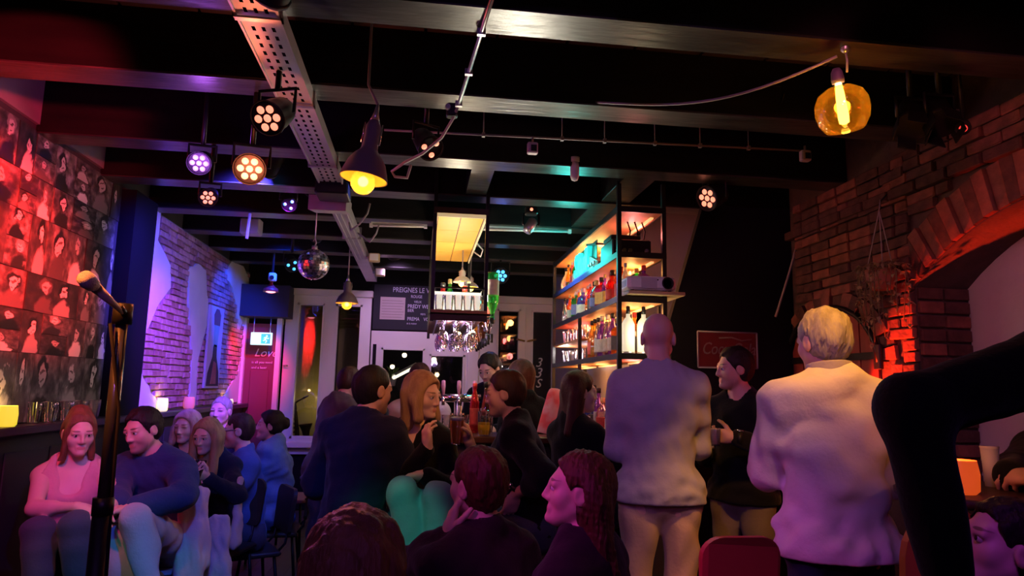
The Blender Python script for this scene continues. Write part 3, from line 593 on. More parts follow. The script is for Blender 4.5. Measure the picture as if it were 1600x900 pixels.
# perforated cable tray and the boxed duct after it
TY0, TY1 = 1.5, 4.16
t = thing('cable_tray', 'long perforated metal cable tray running under the joists towards the back', 'cable tray', (-.585,TY0,ZB-.06))
m = MB(); x0, x1 = -.655, -.515; ny = int((TY1-TY0)/.06)
cols = [x0, x0+.018, x0+.03, x0+.042, x0+.064, x0+.076, x0+.098, x0+.11, x1-.018, x1]
for i in range(ny):
    y0 = TY0+i*.06; holes = (2, 4, 6) 
    sh = .03 if i % 1 else 0
    for a in range(len(cols)-1):
        if a in holes: m.quad((cols[a],y0,ZB-.06), (cols[a+1],y0,ZB-.06), (cols[a+1],y0+.03,ZB-.06), (cols[a],y0+.03,ZB-.06))
        else: m.quad((cols[a],y0,ZB-.06), (cols[a+1],y0,ZB-.06), (cols[a+1],y0+.06,ZB-.06), (cols[a],y0+.06,ZB-.06))
m.build('perforated_base', 'tray_metal', t, world=True)
for x in (x0, x1):
    m = MB(); m.bb((x-.004,TY0,ZB-.066), (x+.004,TY1,ZB-.004)); m.build('side_rail', 'tray_metal', t, world=True)
for y in (2.24, 2.96, 3.82):
    m = MB(); m.bb((x0-.012,y-.012,ZB-.075), (x1+.012,y+.012,ZB-.067)); m.bb((x0-.012,y-.012,ZB-.075), (x0-.006,y+.012,ZB)); m.bb((x1+.006,y-.012,ZB-.075), (x1+.012,y+.012,ZB)); m.build('strap', 'steel', t, world=True)
rs = random.Random(3)
for k in range(3):
    pts = [(x0+.03+k*.035+rs.uniform(-.008,.008), TY0+.1+i*.3, ZB-.045+rs.uniform(0,.01)) for i in range(9)]; m = MB(); m.tube(pts, .009, 6); m.build('cable', 'black_paint', t, world=True)
t = thing('duct', 'grey boxed cable duct continuing to the back wall with a flared end', 'duct', (-.6,4.8,ZB-.07))
m = MB(); m.prism([(4.75,ZB-.09),(8.0,ZB-.09),(8.0,ZB-.02),(4.75,ZB-.02)], 0, -.655, -.535); m.build('channel', 'tray_metal', t, world=True)
for x in (-.635, -.6, -.555): m = MB(); m.bb((x-.006,4.78,ZB-.098), (x+.006,6.6,ZB-.0895)); m.build('rib', 'tray_metal', t, world=True)
m = MB(); m.prism([(4.45,ZB-.16),(4.78,ZB-.1),(4.78,ZB-.02),(4.45,ZB-.06)], 0, -.76, -.52); m.build('flared_end', 'tray_metal', t, world=True)
m = MB(); m.bb((-.67,5.6,ZB-.1), (-.52,5.625,ZB)); m.build('strap', 'steel', t, world=True)
m = MB(); m.box((-.585,4.3,ZB-.075), (.2,.22,.08), bev=.01); m.build('junction', 'black_metal', t, world=True)
for i, (px, py, Y) in enumerate(((585,403,6.4), (594,426,7.2))):
    t = thing('junction_box', ['pale junction box on the side of the duct nearer the lamp', 'pale junction box at the far end of the duct'][i], 'box', fx(px,py,Y)); m = MB(); m.box((0,0,0), (.1,.08,.08), bev=.01); m.build('case', 'wood_pale', t); m = MB(); m.box((0,-.045,0), (.08,.01,.06)); m.build('lid', 'white_plastic', t); m = MB(); m.cyl((-.045,0,0), (-.075,0,.0), .014, n=8); m.build('gland', 'steel', t)
m = MB(); m.tube([fx(578,318,4.7), fx(574,334,4.7), fx(562,350,4.8), fx(548,360,5.0), (-.57,5.05,ZB-.05)], .007, 6); tag(m.build('flex_cable', 'wire_pale'), 'short curved pale cable looping onto the duct below the bell lamp', 'cable')
m = MB(); m.tube([fx(592,352,5.2), fx(588,365,5.2), fx(578,378,5.4), (-.57,5.5,ZB-.05)], .007, 6); tag(m.build('flex_cable', 'wire_pale'), 'pale cable curving from the tube light down to the duct', 'cable')
# fluorescent battens
for i, (a, b_, Y) in enumerate((((580,352),(665,354),5.3), ((752,358),(890,362),5.3))):
    p, q = np.array(fx(*a,Y)), np.array(fx(*b_,Y)); t = thing('batten_light', ['slim pale batten fixed under the beam right of the duct', 'slim pale batten fixed under the beam right of the hanging rack'][i], 'batten', (p+q)/2)
    m = MB(); m.cyl(p, q, .011, n=8); m.build('tube', 'white_plastic', t, world=True); m = MB(); m.bb((p[0],p[1]+.0,p[2]+.012), (q[0],q[1]+.035,p[2]+.03)); m.build('tray', 'white_plastic', t, world=True)
    for e, s_ in ((p,1),(q,-1)): m = MB(); m.box(tuple(e), (.025,.03,.03)); m.build('end_cap', 'white_plastic', t, world=True)
# conduit pipe running towards the room and cable to the lamps
p0, p1 = np.array(fx(768,0,2.1)), np.array(fx(716,165,2.86)); t = thing('conduit', 'thin metal conduit pipe running back from overhead to the second joist', 'pipe', p0)
e0 = p0-(p1-p0)*.5; m = MB(); m.cyl(e0, p1, .0085, n=10); m.build('pipe', 'steel', t, world=True)
for s in (.25, .62, .98): c_ = p0+(p1-p0)*s; m = MB(); m.box(c_, (.03,.018,.024)); m.build('clip', 'steel', t, world=True)
m = MB(); m.tube([fx(716,165,2.86), fx(708,185,2.9), fx(690,215,3.0), fx(660,240,3.1), fx(632,254,3.15), fx(612,268,3.2), fx(617,276,3.2), fx(636,278,3.2), fx(642,258,3.2)], .0075, 6); tag(m.build('lamp_cable', 'wire_pale'), 'grey cable drooping from the conduit end past the red can', 'cable')
t = thing('pipe_clamp', 'dark clamp where the conduit meets the second joist', 'clamp', fx(706,180,2.9)); m = MB(); m.box((0,0,.02), (.05,.05,.06), bev=.008); m.build('jaw', 'black_metal', t); m = MB(); m.cyl((-.02,-.03,.02), (-.02,-.05,.02), .012, n=8); m.build('bolt', 'steel', t)
# pipe along the beam with small boxes
a, b_ = np.array(fx(600,203,3.45)), np.array(fx(1262,236,3.45)); t = thing('beam_pipe', 'thin pipe clipped along the joist face across the ceiling', 'pipe', (a+b_)/2)
m = MB(); m.cyl(a, b_, .006, n=8); m.build('pipe', mat('pipe_dull', (.3,.24,.26), rough=.5), t, world=True)
for s in (.22,.4,.5,.62,.73,.85): c_ = a+(b_-a)*s; m = MB(); m.box(c_, (.016,.02,.022)); m.build('clip', 'pipe_dull', t, world=True); m = MB(); m.cyl(c_, (c_[0],c_[1],ZC), .003, n=5); m.build('drop_rod', 'pipe_dull', t, world=True)
for i, (px, py) in enumerate(((832,232), (1258,244))):
    c_ = fx(px,py,3.42); t = thing('socket_box', ['small square socket box hung on the joist pipe over the bar', 'small square white box at the right end of the joist pipe'][i], 'box', c_)
    m = MB(); m.box((0,0,0), (.055,.04,.06), bev=.006); m.build('case', mat('box_mauve', (.5,.42,.46), rough=.5), t); m = MB(); m.box((.004,-.022,-.004), (.03,.006,.034)); m.build('face', 'black_metal', t); m = MB(); m.cyl((0,0,.03), (0,0,.06), .006, n=6); m.build('stem', 'pipe_dull', t)
t = thing('motion_sensor', 'white rounded motion sensor under the joist at the bar', 'sensor', fx(898,262,3.75)); m = MB(); m.lathe([(.024,.03),(.027,.0),(.026,-.05),(.018,-.075),(1e-5,-.083)], 16, (0,0,0)); m.build('dome', 'white_plastic', t); m = MB(); m.cyl((0,0,.03), (0,0,.06), .03); m.build('base', 'white_plastic', t)
t = thing('camera_unit', 'small white ceiling camera hung in the exit corner', 'camera', fx(426,433,6.9)); m = MB(); m.box((0,0,0), (.07,.07,.08), bev=.012); m.build('case', 'white_plastic', t); m = MB(); m.cyl((0,-.035,-.01), (0,-.045,-.01), .022); m.build('lens', 'black_gloss', t); m = MB(); m.cyl((0,0,.04), (0,0,ZC-t.location.z), .01, n=8); m.build('stem', 'black_metal', t)
m = MB(); m.cyl((-1.33,5.3,ZB), (-1.34,5.3,2.5), .012, n=8); tag(m.build('hook_rod', 'white_plastic'), 'short white rod hanging from the joist in front of the brick wall', 'rod')
t = thing('ceiling_speaker', 'blue lit square speaker box under the joists left of the mirror ball', 'speaker', fx(393,355,5.8)); m = MB(); m.box((0,0,0), (.16,.12,.13), bev=.012); m.build('cabinet', mat('speaker_grey', (.4,.38,.42), rough=.5), t); m = MB(); m.box((0,-.062,0), (.13,.006,.1)); m.build('grille', 'speaker_grey', t); m = MB(); m.cyl((0,0,.06), (0,0,ZC-t.location.z), .012, n=8); m.build('bracket', 'black_metal', t)
m = MB(); m.tube([fx(1300,305,4.3), fx(1270,320,4.34), fx(1258,335,4.34), fx(1235,420,4.34), fx(1212,495,4.34)], .008, 6); tag(m.build('wall_cable', 'wire_pale'), 'pale cable running down the edge of the black chimney wall', 'cable')
# ---------------------------------------------------------------- the bar
BX0, BX1 = .05, .5
t = thing('bar_counter', 'dark wooden bar counter under the hanging glass rack', 'bar', (.28,4.4,0))
m = MB(); m.bb((.16,4.28,1.075), (1.12,4.7,1.12), bev=.012); m.bb((.16,4.7,1.075), (.52,6.7,1.12), bev=.012); m.build('countertop', mat('bar_top', (.12,.06,.03), rough=.22, noise=(5,.6,(.07,.035,.02)), stretch=(1,5,5)), t, world=True)
for x in np.arange(.22, 1.06, .105):
    m = MB(); m.bb((x,4.36,.1), (x+.1,4.4,1.075), bev=.006); m.build('board', 'wood_dark', t, world=True)
for y in np.arange(4.42, 6.6, .125):
    m = MB(); m.bb((.22,y,.1), (.26,y+.12,1.075), bev=.006); m.build('board', 'wood_dark', t, world=True)
m = MB(); m.bb((.24,4.38,0), (1.08,4.42,.1)); m.bb((.24,4.42,0), (.28,6.6,.1)); m.build('plinth', 'black_paint', t, world=True)
m = MB(); m.tube([(.13,6.6,.2),(.13,4.26,.2),(1.1,4.26,.2)], .018, 8); m.build('foot_rail', 'brass', t, world=True)
for p in ((.13,5.6),(.13,4.6),(.5,4.26),(1.0,4.26)): m = MB(); m.cyl((p[0],p[1],0), (p[0],p[1],.2), .012, n=8); m.build('rail_post', 'brass', t, world=True)
# hanging rack over it
RX0, RX1, RY0, RY1 = .075, .40, 4.46, 6.15
R_ = thing('hanging_rack', 'black metal rack hung over the bar with an amber lit top and wine glasses below', 'rack', (.24,4.5,1.85))
for x in (RX0-.012, RX1+.012):
    for y in (RY0, RY1): m = MB(); m.bb((x-.012,y-.012,1.84), (x+.012,y+.012,ZC)); m.build('post', 'black_metal', R_, world=True)
m = MB(); m.bb((RX0-.02,RY0-.02,2.56), (RX1+.02,RY1+.02,2.60)); m.build('top_board', 'wood_dark', R_, world=True)
for i in range(2):
    for j in range(4):
        x0 = RX0+.01+i*.155; y0 = RY0+.02+j*.415; m = MB(); m.bb((x0,y0,2.548), (x0+.148,y0+.405,2.56)); m.build('amber_panel', mat('amber_panel', (.8,.5,.1), rough=.5, emit=(1,.4,.035), es=.45, noise=(3,.5,(.6,.35,.06))), R_, world=True)
for x in (RX0-.004, RX1): m = MB(); m.bb((x,RY0-.01,2.535), (x+.008,RY1,2.562)); m.build('edge_strip', mat('edge_pale', (.9,.8,.6), emit=(1,.75,.35), es=.45), R_, world=True)
m = MB(); m.bb((RX0,RY0-.02,2.535), (RX1,RY0-.012,2.562)); m.build('edge_strip', 'edge_pale', R_, world=True)
m = MB(); m.tube([(RX1+.01,5.3,2.55),(RX1+.06,5.32,2.5),(RX1+.05,5.4,2.46),(RX1,5.42,2.5)], .006, 6); m.build('cable_loop', 'white_plastic', R_, world=True)
m = MB(); m.bb((RX0-.02,RY0-.02,1.885), (RX1+.02,RY1,1.915)); m.build('shelf_board', 'wood_mid', R_, world=True)
m = MB(); m.bb((RX0-.02,RY0-.02,1.845), (RX1+.02,RY0-.005,1.895)); m.build('shelf_lip', 'wood_dark', R_, world=True)
for z in (2.065,): 
    m = MB()
    for x in (RX0, RX1): m.cyl((x,RY0,z), (x,RY1,z), .006, n=6)
    m.cyl((RX0,RY0,z), (RX1,RY0,z), .006, n=6); m.build('guard_rail', 'black_metal', R_, world=True)
m = MB(); m.bb((RX0+.005,4.60,1.917), (RX1-.005,4.61,2.055)); m.build('light_panel', mat('light_panel', (.9,.88,.8), emit=(1,.93,.75), es=1.3), R_, world=True)
for k in range(5): m = MB(); x = RX0+.03+k*.065; m.bb((x-.004,RY0,1.865), (x+.004,RY1-.1,1.885)); m.build('glass_rail', 'steel', R_, world=True)
point('shelf_glow', (.24,4.66,2.02), (1,.88,.65), 8, .04, R_); point('stemware_fill', (.24,4.9,1.80), (.75,.5,1), 7, .05, R_); point('shelf_glow', (.24,5.5,2.1), (1,.85,.6), 10, .04, R_)  # the violet point is an unseen fill added for the hanging stemware
# stemware
def wine_glass(loc, label, group, up=1, kind=0, src={}):
    key = (kind, up)
    if key not in src:
        t = thing('wine_glass' if kind == 0 else 'tumbler', label, 'glass', loc, 0, group)
        if kind == 0:
            m = MB(); m.lathe([(.006,.075),(.026,.09),(.037,.125),(.036,.16),(.03,.19)], 14, cap=False); m.v = [(x,y,z*up) for x,y,z in m.v]; m.build('bowl', 'clear_glass', t)
            m = MB(); m.lathe([(.033,0),(.032,.003),(.006,.01),(.004,.04),(.006,.076)], 14); m.v = [(x,y,z*up) for x,y,z in m.v]; m.build('stem', 'clear_glass', t)
        else:
            m = MB(); m.lathe([(.026,.008),(.03,.05),(.033,.11)], 14, cap=False); m.build('wall', 'clear_glass', t)
            m = MB(); m.lathe([(.024,0),(.026,.008)], 14); m.build('base', 'clear_glass', t)
        src[key] = t; return t
    t = copy_tree(src[key]); t.location = loc; tag(t, label, 'glass', group); return t
ROW = ['left', 'middle', 'right']
for j in range(6):
    for i in range(3):
        wine_glass((RX0+.06+i*.1+(.012 if j%2 else 0), RY0+.07+j*.12, 1.87), 'upside down wine glass in the rack\'s %s column, %s from the near end' % (ROW[i], ['first','second','third','fourth','fifth','sixth'][j]), 'wine glasses hanging under the rack', up=-1)
for i in range(5):
    wine_glass((RX0+.035+i*.063, RY0+.045, 1.915), 'tumbler standing on the lit rack shelf, %s of five from the left' % ['first','second','third','fourth','last'][i], 'tumblers on the lit rack shelf', kind=1)
# bottles
def bottle_profile(kind):
    return {'tall':[(.034,0),(.037,.006),(.037,.17),(.03,.2),(.014,.235),(.0125,.29)], 'slim':[(.028,0),(.03,.006),(.031,.2),(.022,.235),(.012,.27),(.0115,.31)],
            'squat':[(.044,0),(.047,.006),(.047,.12),(.04,.15),(.016,.175),(.0145,.215)], 'round':[(.03,0),(.048,.03),(.052,.07),(.045,.11),(.018,.16),(.015,.21)],
            'square':[(.036,0),(.04,.004),(.04,.165),(.034,.18),(.014,.195),(.0135,.235)], 'long':[(.034,0),(.037,.006),(.034,.14),(.024,.2),(.0135,.25),(.0125,.32)]}[kind]
BC = {'red':(.6,.03,.04), 'amber':(.65,.25,.03), 'clear':None, 'green':(.05,.35,.08), 'blue':(.06,.1,.55), 'orange':(.8,.25,.04), 'violet':(.3,.08,.5), 'brown':(.16,.06,.02), 'milky':(.8,.8,.72), 'pink':(.8,.2,.35)}
TIN = {'red':(1,.2,.2), 'amber':(1,.65,.2), 'clear':(.93,.95,.96), 'green':(.3,1,.4), 'blue':(.3,.4,1), 'orange':(1,.5,.15), 'violet':(.7,.35,1), 'brown':(.6,.3,.12), 'milky':(1,1,.95), 'pink':(1,.5,.65)}
for k, v in BC.items(): mat('bottle_'+k, v, rough=.05, alpha_glass=(TIN[k], .09))
for i, c in enumerate(((.75,.7,.6),(.7,.1,.08),(.08,.08,.1),(.75,.55,.15),(.15,.2,.5),(.6,.62,.58))): mat('label_%d' % i, c, rough=.6, noise=(40,.5,tuple(v*.6 for v in c)))
for i, c in enumerate(((.02,.02,.02),(.6,.05,.05),(.65,.5,.2),(.6,.6,.62))): mat('cap_%d' % i, c, rough=.35)
BSRC = {}
def bottle(kind, colr, li, ci, loc, label, group, rz=0, flip=False, sc=1.):
    key = (kind, colr, li, ci, flip)
    if key not in BSRC:
        t = thing('bottle', label, 'bottle', loc, rz, group); pf = bottle_profile(kind); sg = -1 if flip else 1
        n = 4 if kind == 'square' else 14
        def L(prof, nn=14):
            m = MB(); m.lathe(prof, nn); 
            if nn == 4: m.sm = [False]*len(m.sm)
            if flip: m.v = [(x,y,-z) for x,y,z in m.v]
            return m
        L([(r*(1.25 if n == 4 and r > .03 else 1), z) for r, z in pf], n if n == 4 else 14).build('glass_body', 'bottle_'+colr, t)
        r1, zt = pf[-1]; L([(r1*1.25,zt-.02),(r1*1.25,zt+.012),(r1*.9,zt+.016)]).build('cap', 'cap_%d' % ci, t)
        zz = pf[2][1]; rr = pf[2][0]*(1.26 if n == 4 else 1.02)
        if kind != 'round': L([(rr,zz*.25),(rr*1.004,zz*.3),(rr*1.004,zz*.78),(rr,zz*.8)], n if n == 4 else 14).build('label', 'label_%d' % li, t)
        BSRC[key] = t
    else:
        t = copy_tree(BSRC[key]); t.location = loc; t.rotation_euler = (0,0,rz); tag(t, label, 'bottle', group)
    if sc != 1.: t.scale = (sc,)*3
    return t
ORD = ['first','second','third','fourth','fifth','sixth','seventh','eighth','ninth','tenth','eleventh','twelfth','thirteenth','fourteenth','fifteenth','sixteenth','seventeenth','eighteenth','nineteenth','twentieth']
# bottles upside down in pourers along the rack's right side
for j, (y, k, c_) in enumerate(((4.62,'tall','green'),(4.85,'tall','clear'),(5.05,'squat','amber'),(5.25,'tall','brown'),(5.45,'slim','clear'),(5.65,'tall','amber'),(5.85,'slim','violet'))):
    bottle(k, c_, j % 6, 0, (RX1+.075,y,2.2 if j == 0 else 2.06), '%s bottle upside down in a pourer beside the rack, %s from the near end' % (c_, ORD[j]), 'upside down bottles on the rack', flip=True, sc=1.15 if j == 0 else 1.)
    m = MB(); m.bb((RX1+.02,y-.006,1.9), (RX1+.085,y+.006,1.915)); m.cyl((RX1+.075,y,1.72), (RX1+.075,y,1.78), .01, n=8); m.build('pourer_arm', 'black_metal', R_, world=True)['kind'] = 'stuff'
# things on top of the rack shelf
for j, (x, y, k, c_) in enumerate(((.14,4.8,'squat','red'),(.3,4.9,'round','amber'),(.2,5.1,'tall','green'),(.33,5.3,'slim','clear'))): bottle(k, c_, j, j % 4, (x,y,1.915), '%s bottle standing behind the lit glasses on the rack, %s in' % (c_, ORD[j]), 'bottles standing on the rack')
pl_ = pendant('tiny white disc pendant lamp glowing above the rack shelf', fx(722,441,5.6), .075, .1, 'white_plastic', mat('glow_white', (1,1,.9), emit=(1,.95,.85), es=6), 4, col=(1,.92,.8), bulb=.03)
pl_ = pendant('second white disc pendant lamp lower behind the rack shelf', fx(735,449,6.4), .075, .1, 'white_plastic', 'glow_white', 3, col=(1,.92,.8), bulb=.03)
# back shelf unit
SX0, SX1, SY0, SY1 = 1.2, 1.49, 4.05, 6.12
LEV = [1.11, 1.61, 1.96, 2.24, 2.53]
S = thing('bar_shelf', 'tall black framed back bar shelf with orange lit wooden boards', 'shelf', (1.35,5.0,0))
for x in (SX0, SX1):
    for y in (SY0, SY1): m = MB(); m.bb((x-.013,y-.013,0), (x+.013,y+.013,2.58 if y > 5 else 2.72)); m.build('post', 'black_metal', S, world=True)
m = MB(); m.bb((SX0-.012,5.1-.012,0), (SX0+.012,5.1+.012,1.96)); m.build('post', 'black_metal', S, world=True)
mat('board_orange', (.62,.3,.12), rough=.55, noise=(4,.5,(.5,.22,.08)), stretch=(6,.8,6))
for i, z in enumerate(LEV):
    m = MB(); m.bb((SX0,SY0,z), (SX1,SY1,z+.025)); m.build('board', 'board_orange', S, world=True)
    for x in (SX0-.014, SX1+.002):
        m = MB(); m.bb((x,SY0-.012,z-.004), (x+.012,SY1+.012,z+.032)); m.build('edge_angle', 'black_metal', S, world=True)
    for y in (SY0-.014, SY1+.002): m = MB(); m.bb((SX0-.012,y,z-.004), (SX1+.012,y+.012,z+.032)); m.build('edge_angle', 'black_metal', S, world=True)
m = MB(); m.bb((SX0,5.12,1.79), (SX1,SY1,1.805)); m.build('half_board', 'board_orange', S, world=True)
for a, b_ in (((2.27,4.1),(2.53,6.1)),): pass
for i, z in enumerate(LEV[1:]):
    for j, y in enumerate((4.4, 5.2, 5.85)):
        m = MB(); m.bb((SX1-.05,y-.25,z-.012), (SX1-.03,y+.25,z-.002)); m.build('led_strip', mat('led_warm', (1,.7,.4), emit=(1,.55,.2), es=.9), S, world=True)
        point('strip_glow', (SX1-.09,y,z-.05 if i < 3 else z-.09), (1,.42,.12) if (i+j) % 3 else (1,.22,.2), (2.8 if i < 3 else 6.5), .05, S)
rs = random.Random(21)
LN = {1.11:'lowest', 1.61:'third', 1.96:'second', 2.24:'top'}
def fill(z, y0, y1, pal, hmax, kinds, two=True, skip=()):
    y = y0; j = 0
    while y < y1:
        if not any(a < y < b for a, b in skip):
            k = rs.choice(kinds); c_ = rs.choice(pal); hgt = bottle_profile(k)[-1][1]+.02; sc = min(1., hmax/hgt)
            bottle(k, c_, rs.randrange(6), rs.randrange(4), (SX0+.07+rs.uniform(-.015,.015), y, z+.025), '%s glass %s bottle, front row of %s bar shelf, %s from near post' % (c_, k, LN[z], ORD[min(j,19)]), 'bottles on the %s bar shelf' % LN[z], rs.uniform(0,6), sc=sc)
            if two and rs.random() < .8:
                k2 = rs.choice(kinds); c2 = rs.choice(pal); sc = min(1., hmax/(bottle_profile(k2)[-1][1]+.02))
                bottle(k2, c2, rs.randrange(6), rs.randrange(4), (SX0+.2+rs.uniform(-.015,.015), y+.04, z+.025), '%s glass %s bottle, rear row of %s bar shelf, %s from near post' % (c2, k2, LN[z], ORD[min(j,19)]), 'bottles on the %s bar shelf' % LN[z], rs.uniform(0,6), sc=sc)
            j += 1
        y += rs.uniform(.098,.125)
fill(1.96, 4.16, 6.05, ['red','orange','amber','red','blue','clear','milky','green','violet'], .24, ['tall','slim','squat','square','long'])
fill(1.61, 4.32, 5.02, ['violet','orange','red','blue','amber','clear'], .3, ['tall','slim','square','long'])
fill(2.24, 5.45, 6.05, ['milky','clear','green','pink','amber'], .24, ['tall','squat','round','long'], two=False)
fill(1.11, 4.2, 5.9, ['violet','blue','clear','amber','red'], .32, ['tall','slim','long','squat'], two=False)
for j in range(8): wine_glass((SX0+.06+(.1 if j % 2 else 0), 5.2+j*.11, 1.636), 'tumbler on the lower bar shelf bay, %s from its near end' % ORD[j], 'tumblers in the lower bar shelf bay', kind=1)
for j in range(8): wine_glass((SX0+.06+(.1 if j % 2 else 0), 5.2+j*.11, 1.806), 'tumbler on the half board of the bar shelf, %s from its near end' % ORD[j], 'tumblers on the half board', kind=1)
point('bay_glow', (SX0+.05,5.9,1.75), (1,.9,.9), 3, .03, S); point('bay_glow', (SX0+.2,5.7,1.7), (.9,.8,1), .8, .03, S)
# two bright bottle lamps at the near end
for j in range(2):
    x = SX0+.075+j*.1; t = thing('bottle_lamp', ['glowing pale bottle lamp on the near shelf end, left one', 'glowing pale bottle lamp on the near shelf end, right one'][j], 'lamp', (x,SY0+.06,1.635))
    m = MB(); m.lathe([(.036,0),(.04,.006),(.041,.19),(.03,.215),(.013,.235),(.0125,.26)], 16); m.build('glass_body', mat('bottle_glow', (.9,.86,.7), emit=(1,.9,.6), es=.62, rough=.2), t)
    m = MB(); m.lathe([(.014,.255),(.013,.3),(.008,.305)], 10); m.build('spout', 'cap_0', t)
    m = MB(); m.lathe([(.0415,.0),(.042,.02)], 16); m.build('base_ring', 'steel', t)
point('lamp_glow', (SX0+.12,SY0-.06,1.76), (1,.85,.5), 1.2, .05, S)
# amplifier and mixer
t = thing('amplifier', 'black amplifier with knobs on the top bar shelf', 'amplifier', (1.34,4.32,2.265))
m = MB(); m.box((0,.06,.07), (.26,.3,.12), bev=.008); m.build('case', 'black_metal', t); m = MB(); m.box((0,-.095,.07), (.25,.01,.1)); m.build('front', 'black_gloss', t)
for x in (-.1,-.06,-.02,.09): m = MB(); m.cyl((x,-.1,.05), (x,-.125,.05), .014, n=12); m.build('knob', 'chrome', t)
m = MB(); m.box((-.03,.04,.15), (.2,.2,.03), bev=.006); m.build('tape_deck', 'black_metal', t)
for k in range(3): m = MB(); m.tube([(.0+k*.05,-.02,.13),(.01+k*.05,-.03,.2),(-.01+k*.05,-.02,.27)], .005, 6); m.build('cable', 'black_paint', t)
t = thing('mixer_case', 'grey slanted mixer in its open case on the top bar shelf', 'mixer', (1.33,4.72,2.265))
m = MB(); m.prism([(-.12,0),(.13,0),(.13,.13),(-.12,.05)], 0, -.12, .12); m.build('case', mat('mixer_grey', (.4,.42,.4), rough=.5), t)
m = MB(); m.prism([(-.14,.16),(.15,.21),(.15,.225),(-.14,.175)], 0, -.14, .13); m.build('lid', 'black_metal', t)
for k in range(3): m = MB(); m.cyl((-.125,-.06+k*.07,.05), (-.14,-.06+k*.07,.05), .012, n=10); m.build('knob', 'chrome', t)
# cyan neon lettering
t = thing('neon_sign', 'cyan glowing neon script sign on the top bar shelf', 'neon sign', (SX0+.0,5.0,2.27))
mat('neon_cyan', (.1,.9,.85), emit=(.02,.85,.8), es=1.0)
nm = text_obj('neon_letters', 'Skull', .235, 'neon_cyan', t, (.01,.30,.03), (math.pi/2,0,-math.pi/2), ext=.012, shear=.25, bev=.008, sx=1.0)
m = MB(); m.bb((-.005,-.32,0), (.04,.32,.02)); m.build('base', mat('neon_base', (.1,.2,.3), rough=.3), t)
m = MB(); m.bb((.028,-.30,.02), (.034,.30,.22)); m.build('backing', mat('neon_back', (.02,.12,.08), rough=.4), t)
point('neon_glow', (SX0-.12,5.0,2.4), (.05,1,.85), 6.0, .1, t)
# projector on its plank
t = thing('projector_shelf', 'pale wooden plank bracketed to the shelf end carrying the projector', 'shelf', (1.4,4.2,2.0))
m = MB(); m.bb((1.24,3.98,2.0), (1.6,4.36,2.022), bev=.004); m.build('plank', 'wood_pale', t, world=True)
for x in (1.28, 1.55): m = MB(); m.bb((x,4.32,1.9), (x+.012,4.36,2.0)); m.build('bracket', 'black_metal', t, world=True)
t = thing('projector', 'white projector with round dark lens on the wooden plank', 'projector', (1.40,4.11,2.022))
m = MB(); m.box((0,0,.055), (.31,.2,.085), bev=.02); m.build('case', 'white_plastic', t)
m = MB(); m.lathe([(.034,0),(.038,-.012),(.03,-.014),(.026,.0),(1e-5,.004)], 20, (.095,-.1,.055), Matrix.Rotation(math.pi/2,3,'X')@Matrix.Diagonal((1,1,-1))); m.build('lens', 'black_gloss', t)
m = MB(); m.box((-.02,-.101,.055), (.1,.004,.07)); m.build('vent', mat('vent_grey', (.45,.42,.45)), t); m = MB(); m.sphere((.035,-.1,.075), .005, 8, 6); m.build('sensor', 'black_metal', t)
for k in range(5): m = MB(); m.bb((-.156,-.06+k*.025,.035), (-.1545,-.05+k*.025,.075)); m.build('vent_slot', 'black_metal', t)
for x in (-.12,.12):
    for y in (-.07,.07): m = MB(); m.cyl((x,y,0), (x,y,.014), .012, n=8); m.build('foot', 'black_metal', t)
point('plank_glow', (1.42,4.15,1.84), (1,.75,.4), .8, .04, S)
# enamel sign on the chimney wall
t = thing('enamel_sign', 'old red advertising sign in white script on the black wall', 'sign', (2.05,4.38,1.70))
m = MB(); m.bb((-.21,0,-.12), (.21,.015,.12), bev=.004); m.build('plate', mat('sign_red', (.16,.012,.01), rough=.6, noise=(7,.4,(.09,.01,.008))), t)
text_obj('sign_lettering', 'Coca-Cola', .115, mat('sign_white', (.22,.16,.14), rough=.5), t, (-.185,-.004,-.03), (math.pi/2,0,0), shear=.3, sx=.76)
m = MB(); m.tube([(-.06,-.004,.08),(.03,-.004,.085),(.1,-.004,.065),(.17,-.004,.075)], .006, 6); m.build('flourish', 'sign_white', t)
for a, b_ in (((-.21,-.12),(.21,-.12)),((-.21,.12),(.21,.12)),((-.21,-.12),(-.21,.12)),((.21,-.12),(.21,.12))): m = MB(); m.cyl((a[0],-.002,a[1]), (b_[0],-.002,b_[1]), .006, n=6); m.build('rim', mat('rim_grey', (.3,.28,.3)), t)
# beer taps, bottles and glasses on the counter
t = thing('beer_tower', 'chrome beer tap tower with three handles on the bar', 'beer tap', (.28,4.95,1.12))
m = MB(); m.lathe([(.05,0),(.05,.01),(.028,.02),(.028,.2)], 16); m.build('column', 'chrome', t); m = MB(); m.cyl((-.16,0,.22), (.16,0,.22), .03); m.build('manifold', 'chrome', t)
for x in (-.11,0,.11):
    m = MB(); m.tube([(x,-.02,.22),(x,-.09,.22),(x,-.1,.17)], .011, 8); m.build('spout', 'chrome', t); m = MB(); m.lathe([(.009,.24),(.016,.3),(.013,.34),(1e-5,.345)], 12, (x,-.06,0)); m.build('handle', mat('tap_handle', (.6,.3,.5), rough=.2), t)
wl = {'clear':'clear', 'red':'red'}
bottle('long', 'brown', 2, 0, (.44,4.55,1.12), 'dark wine bottle standing on the bar beside the beer taps', None)
bottle('slim', 'red', 1, 1, (.37,4.6,1.12), 'slim red bottle standing on the bar next to the wine bottle', None)
for j in range(6): wine_glass((.19+j*.06, 4.7+.1*(j % 2), 1.12), 'tumbler drying on the bar by the beer taps, %s from the left' % ORD[j], 'tumblers by the beer taps', kind=1)
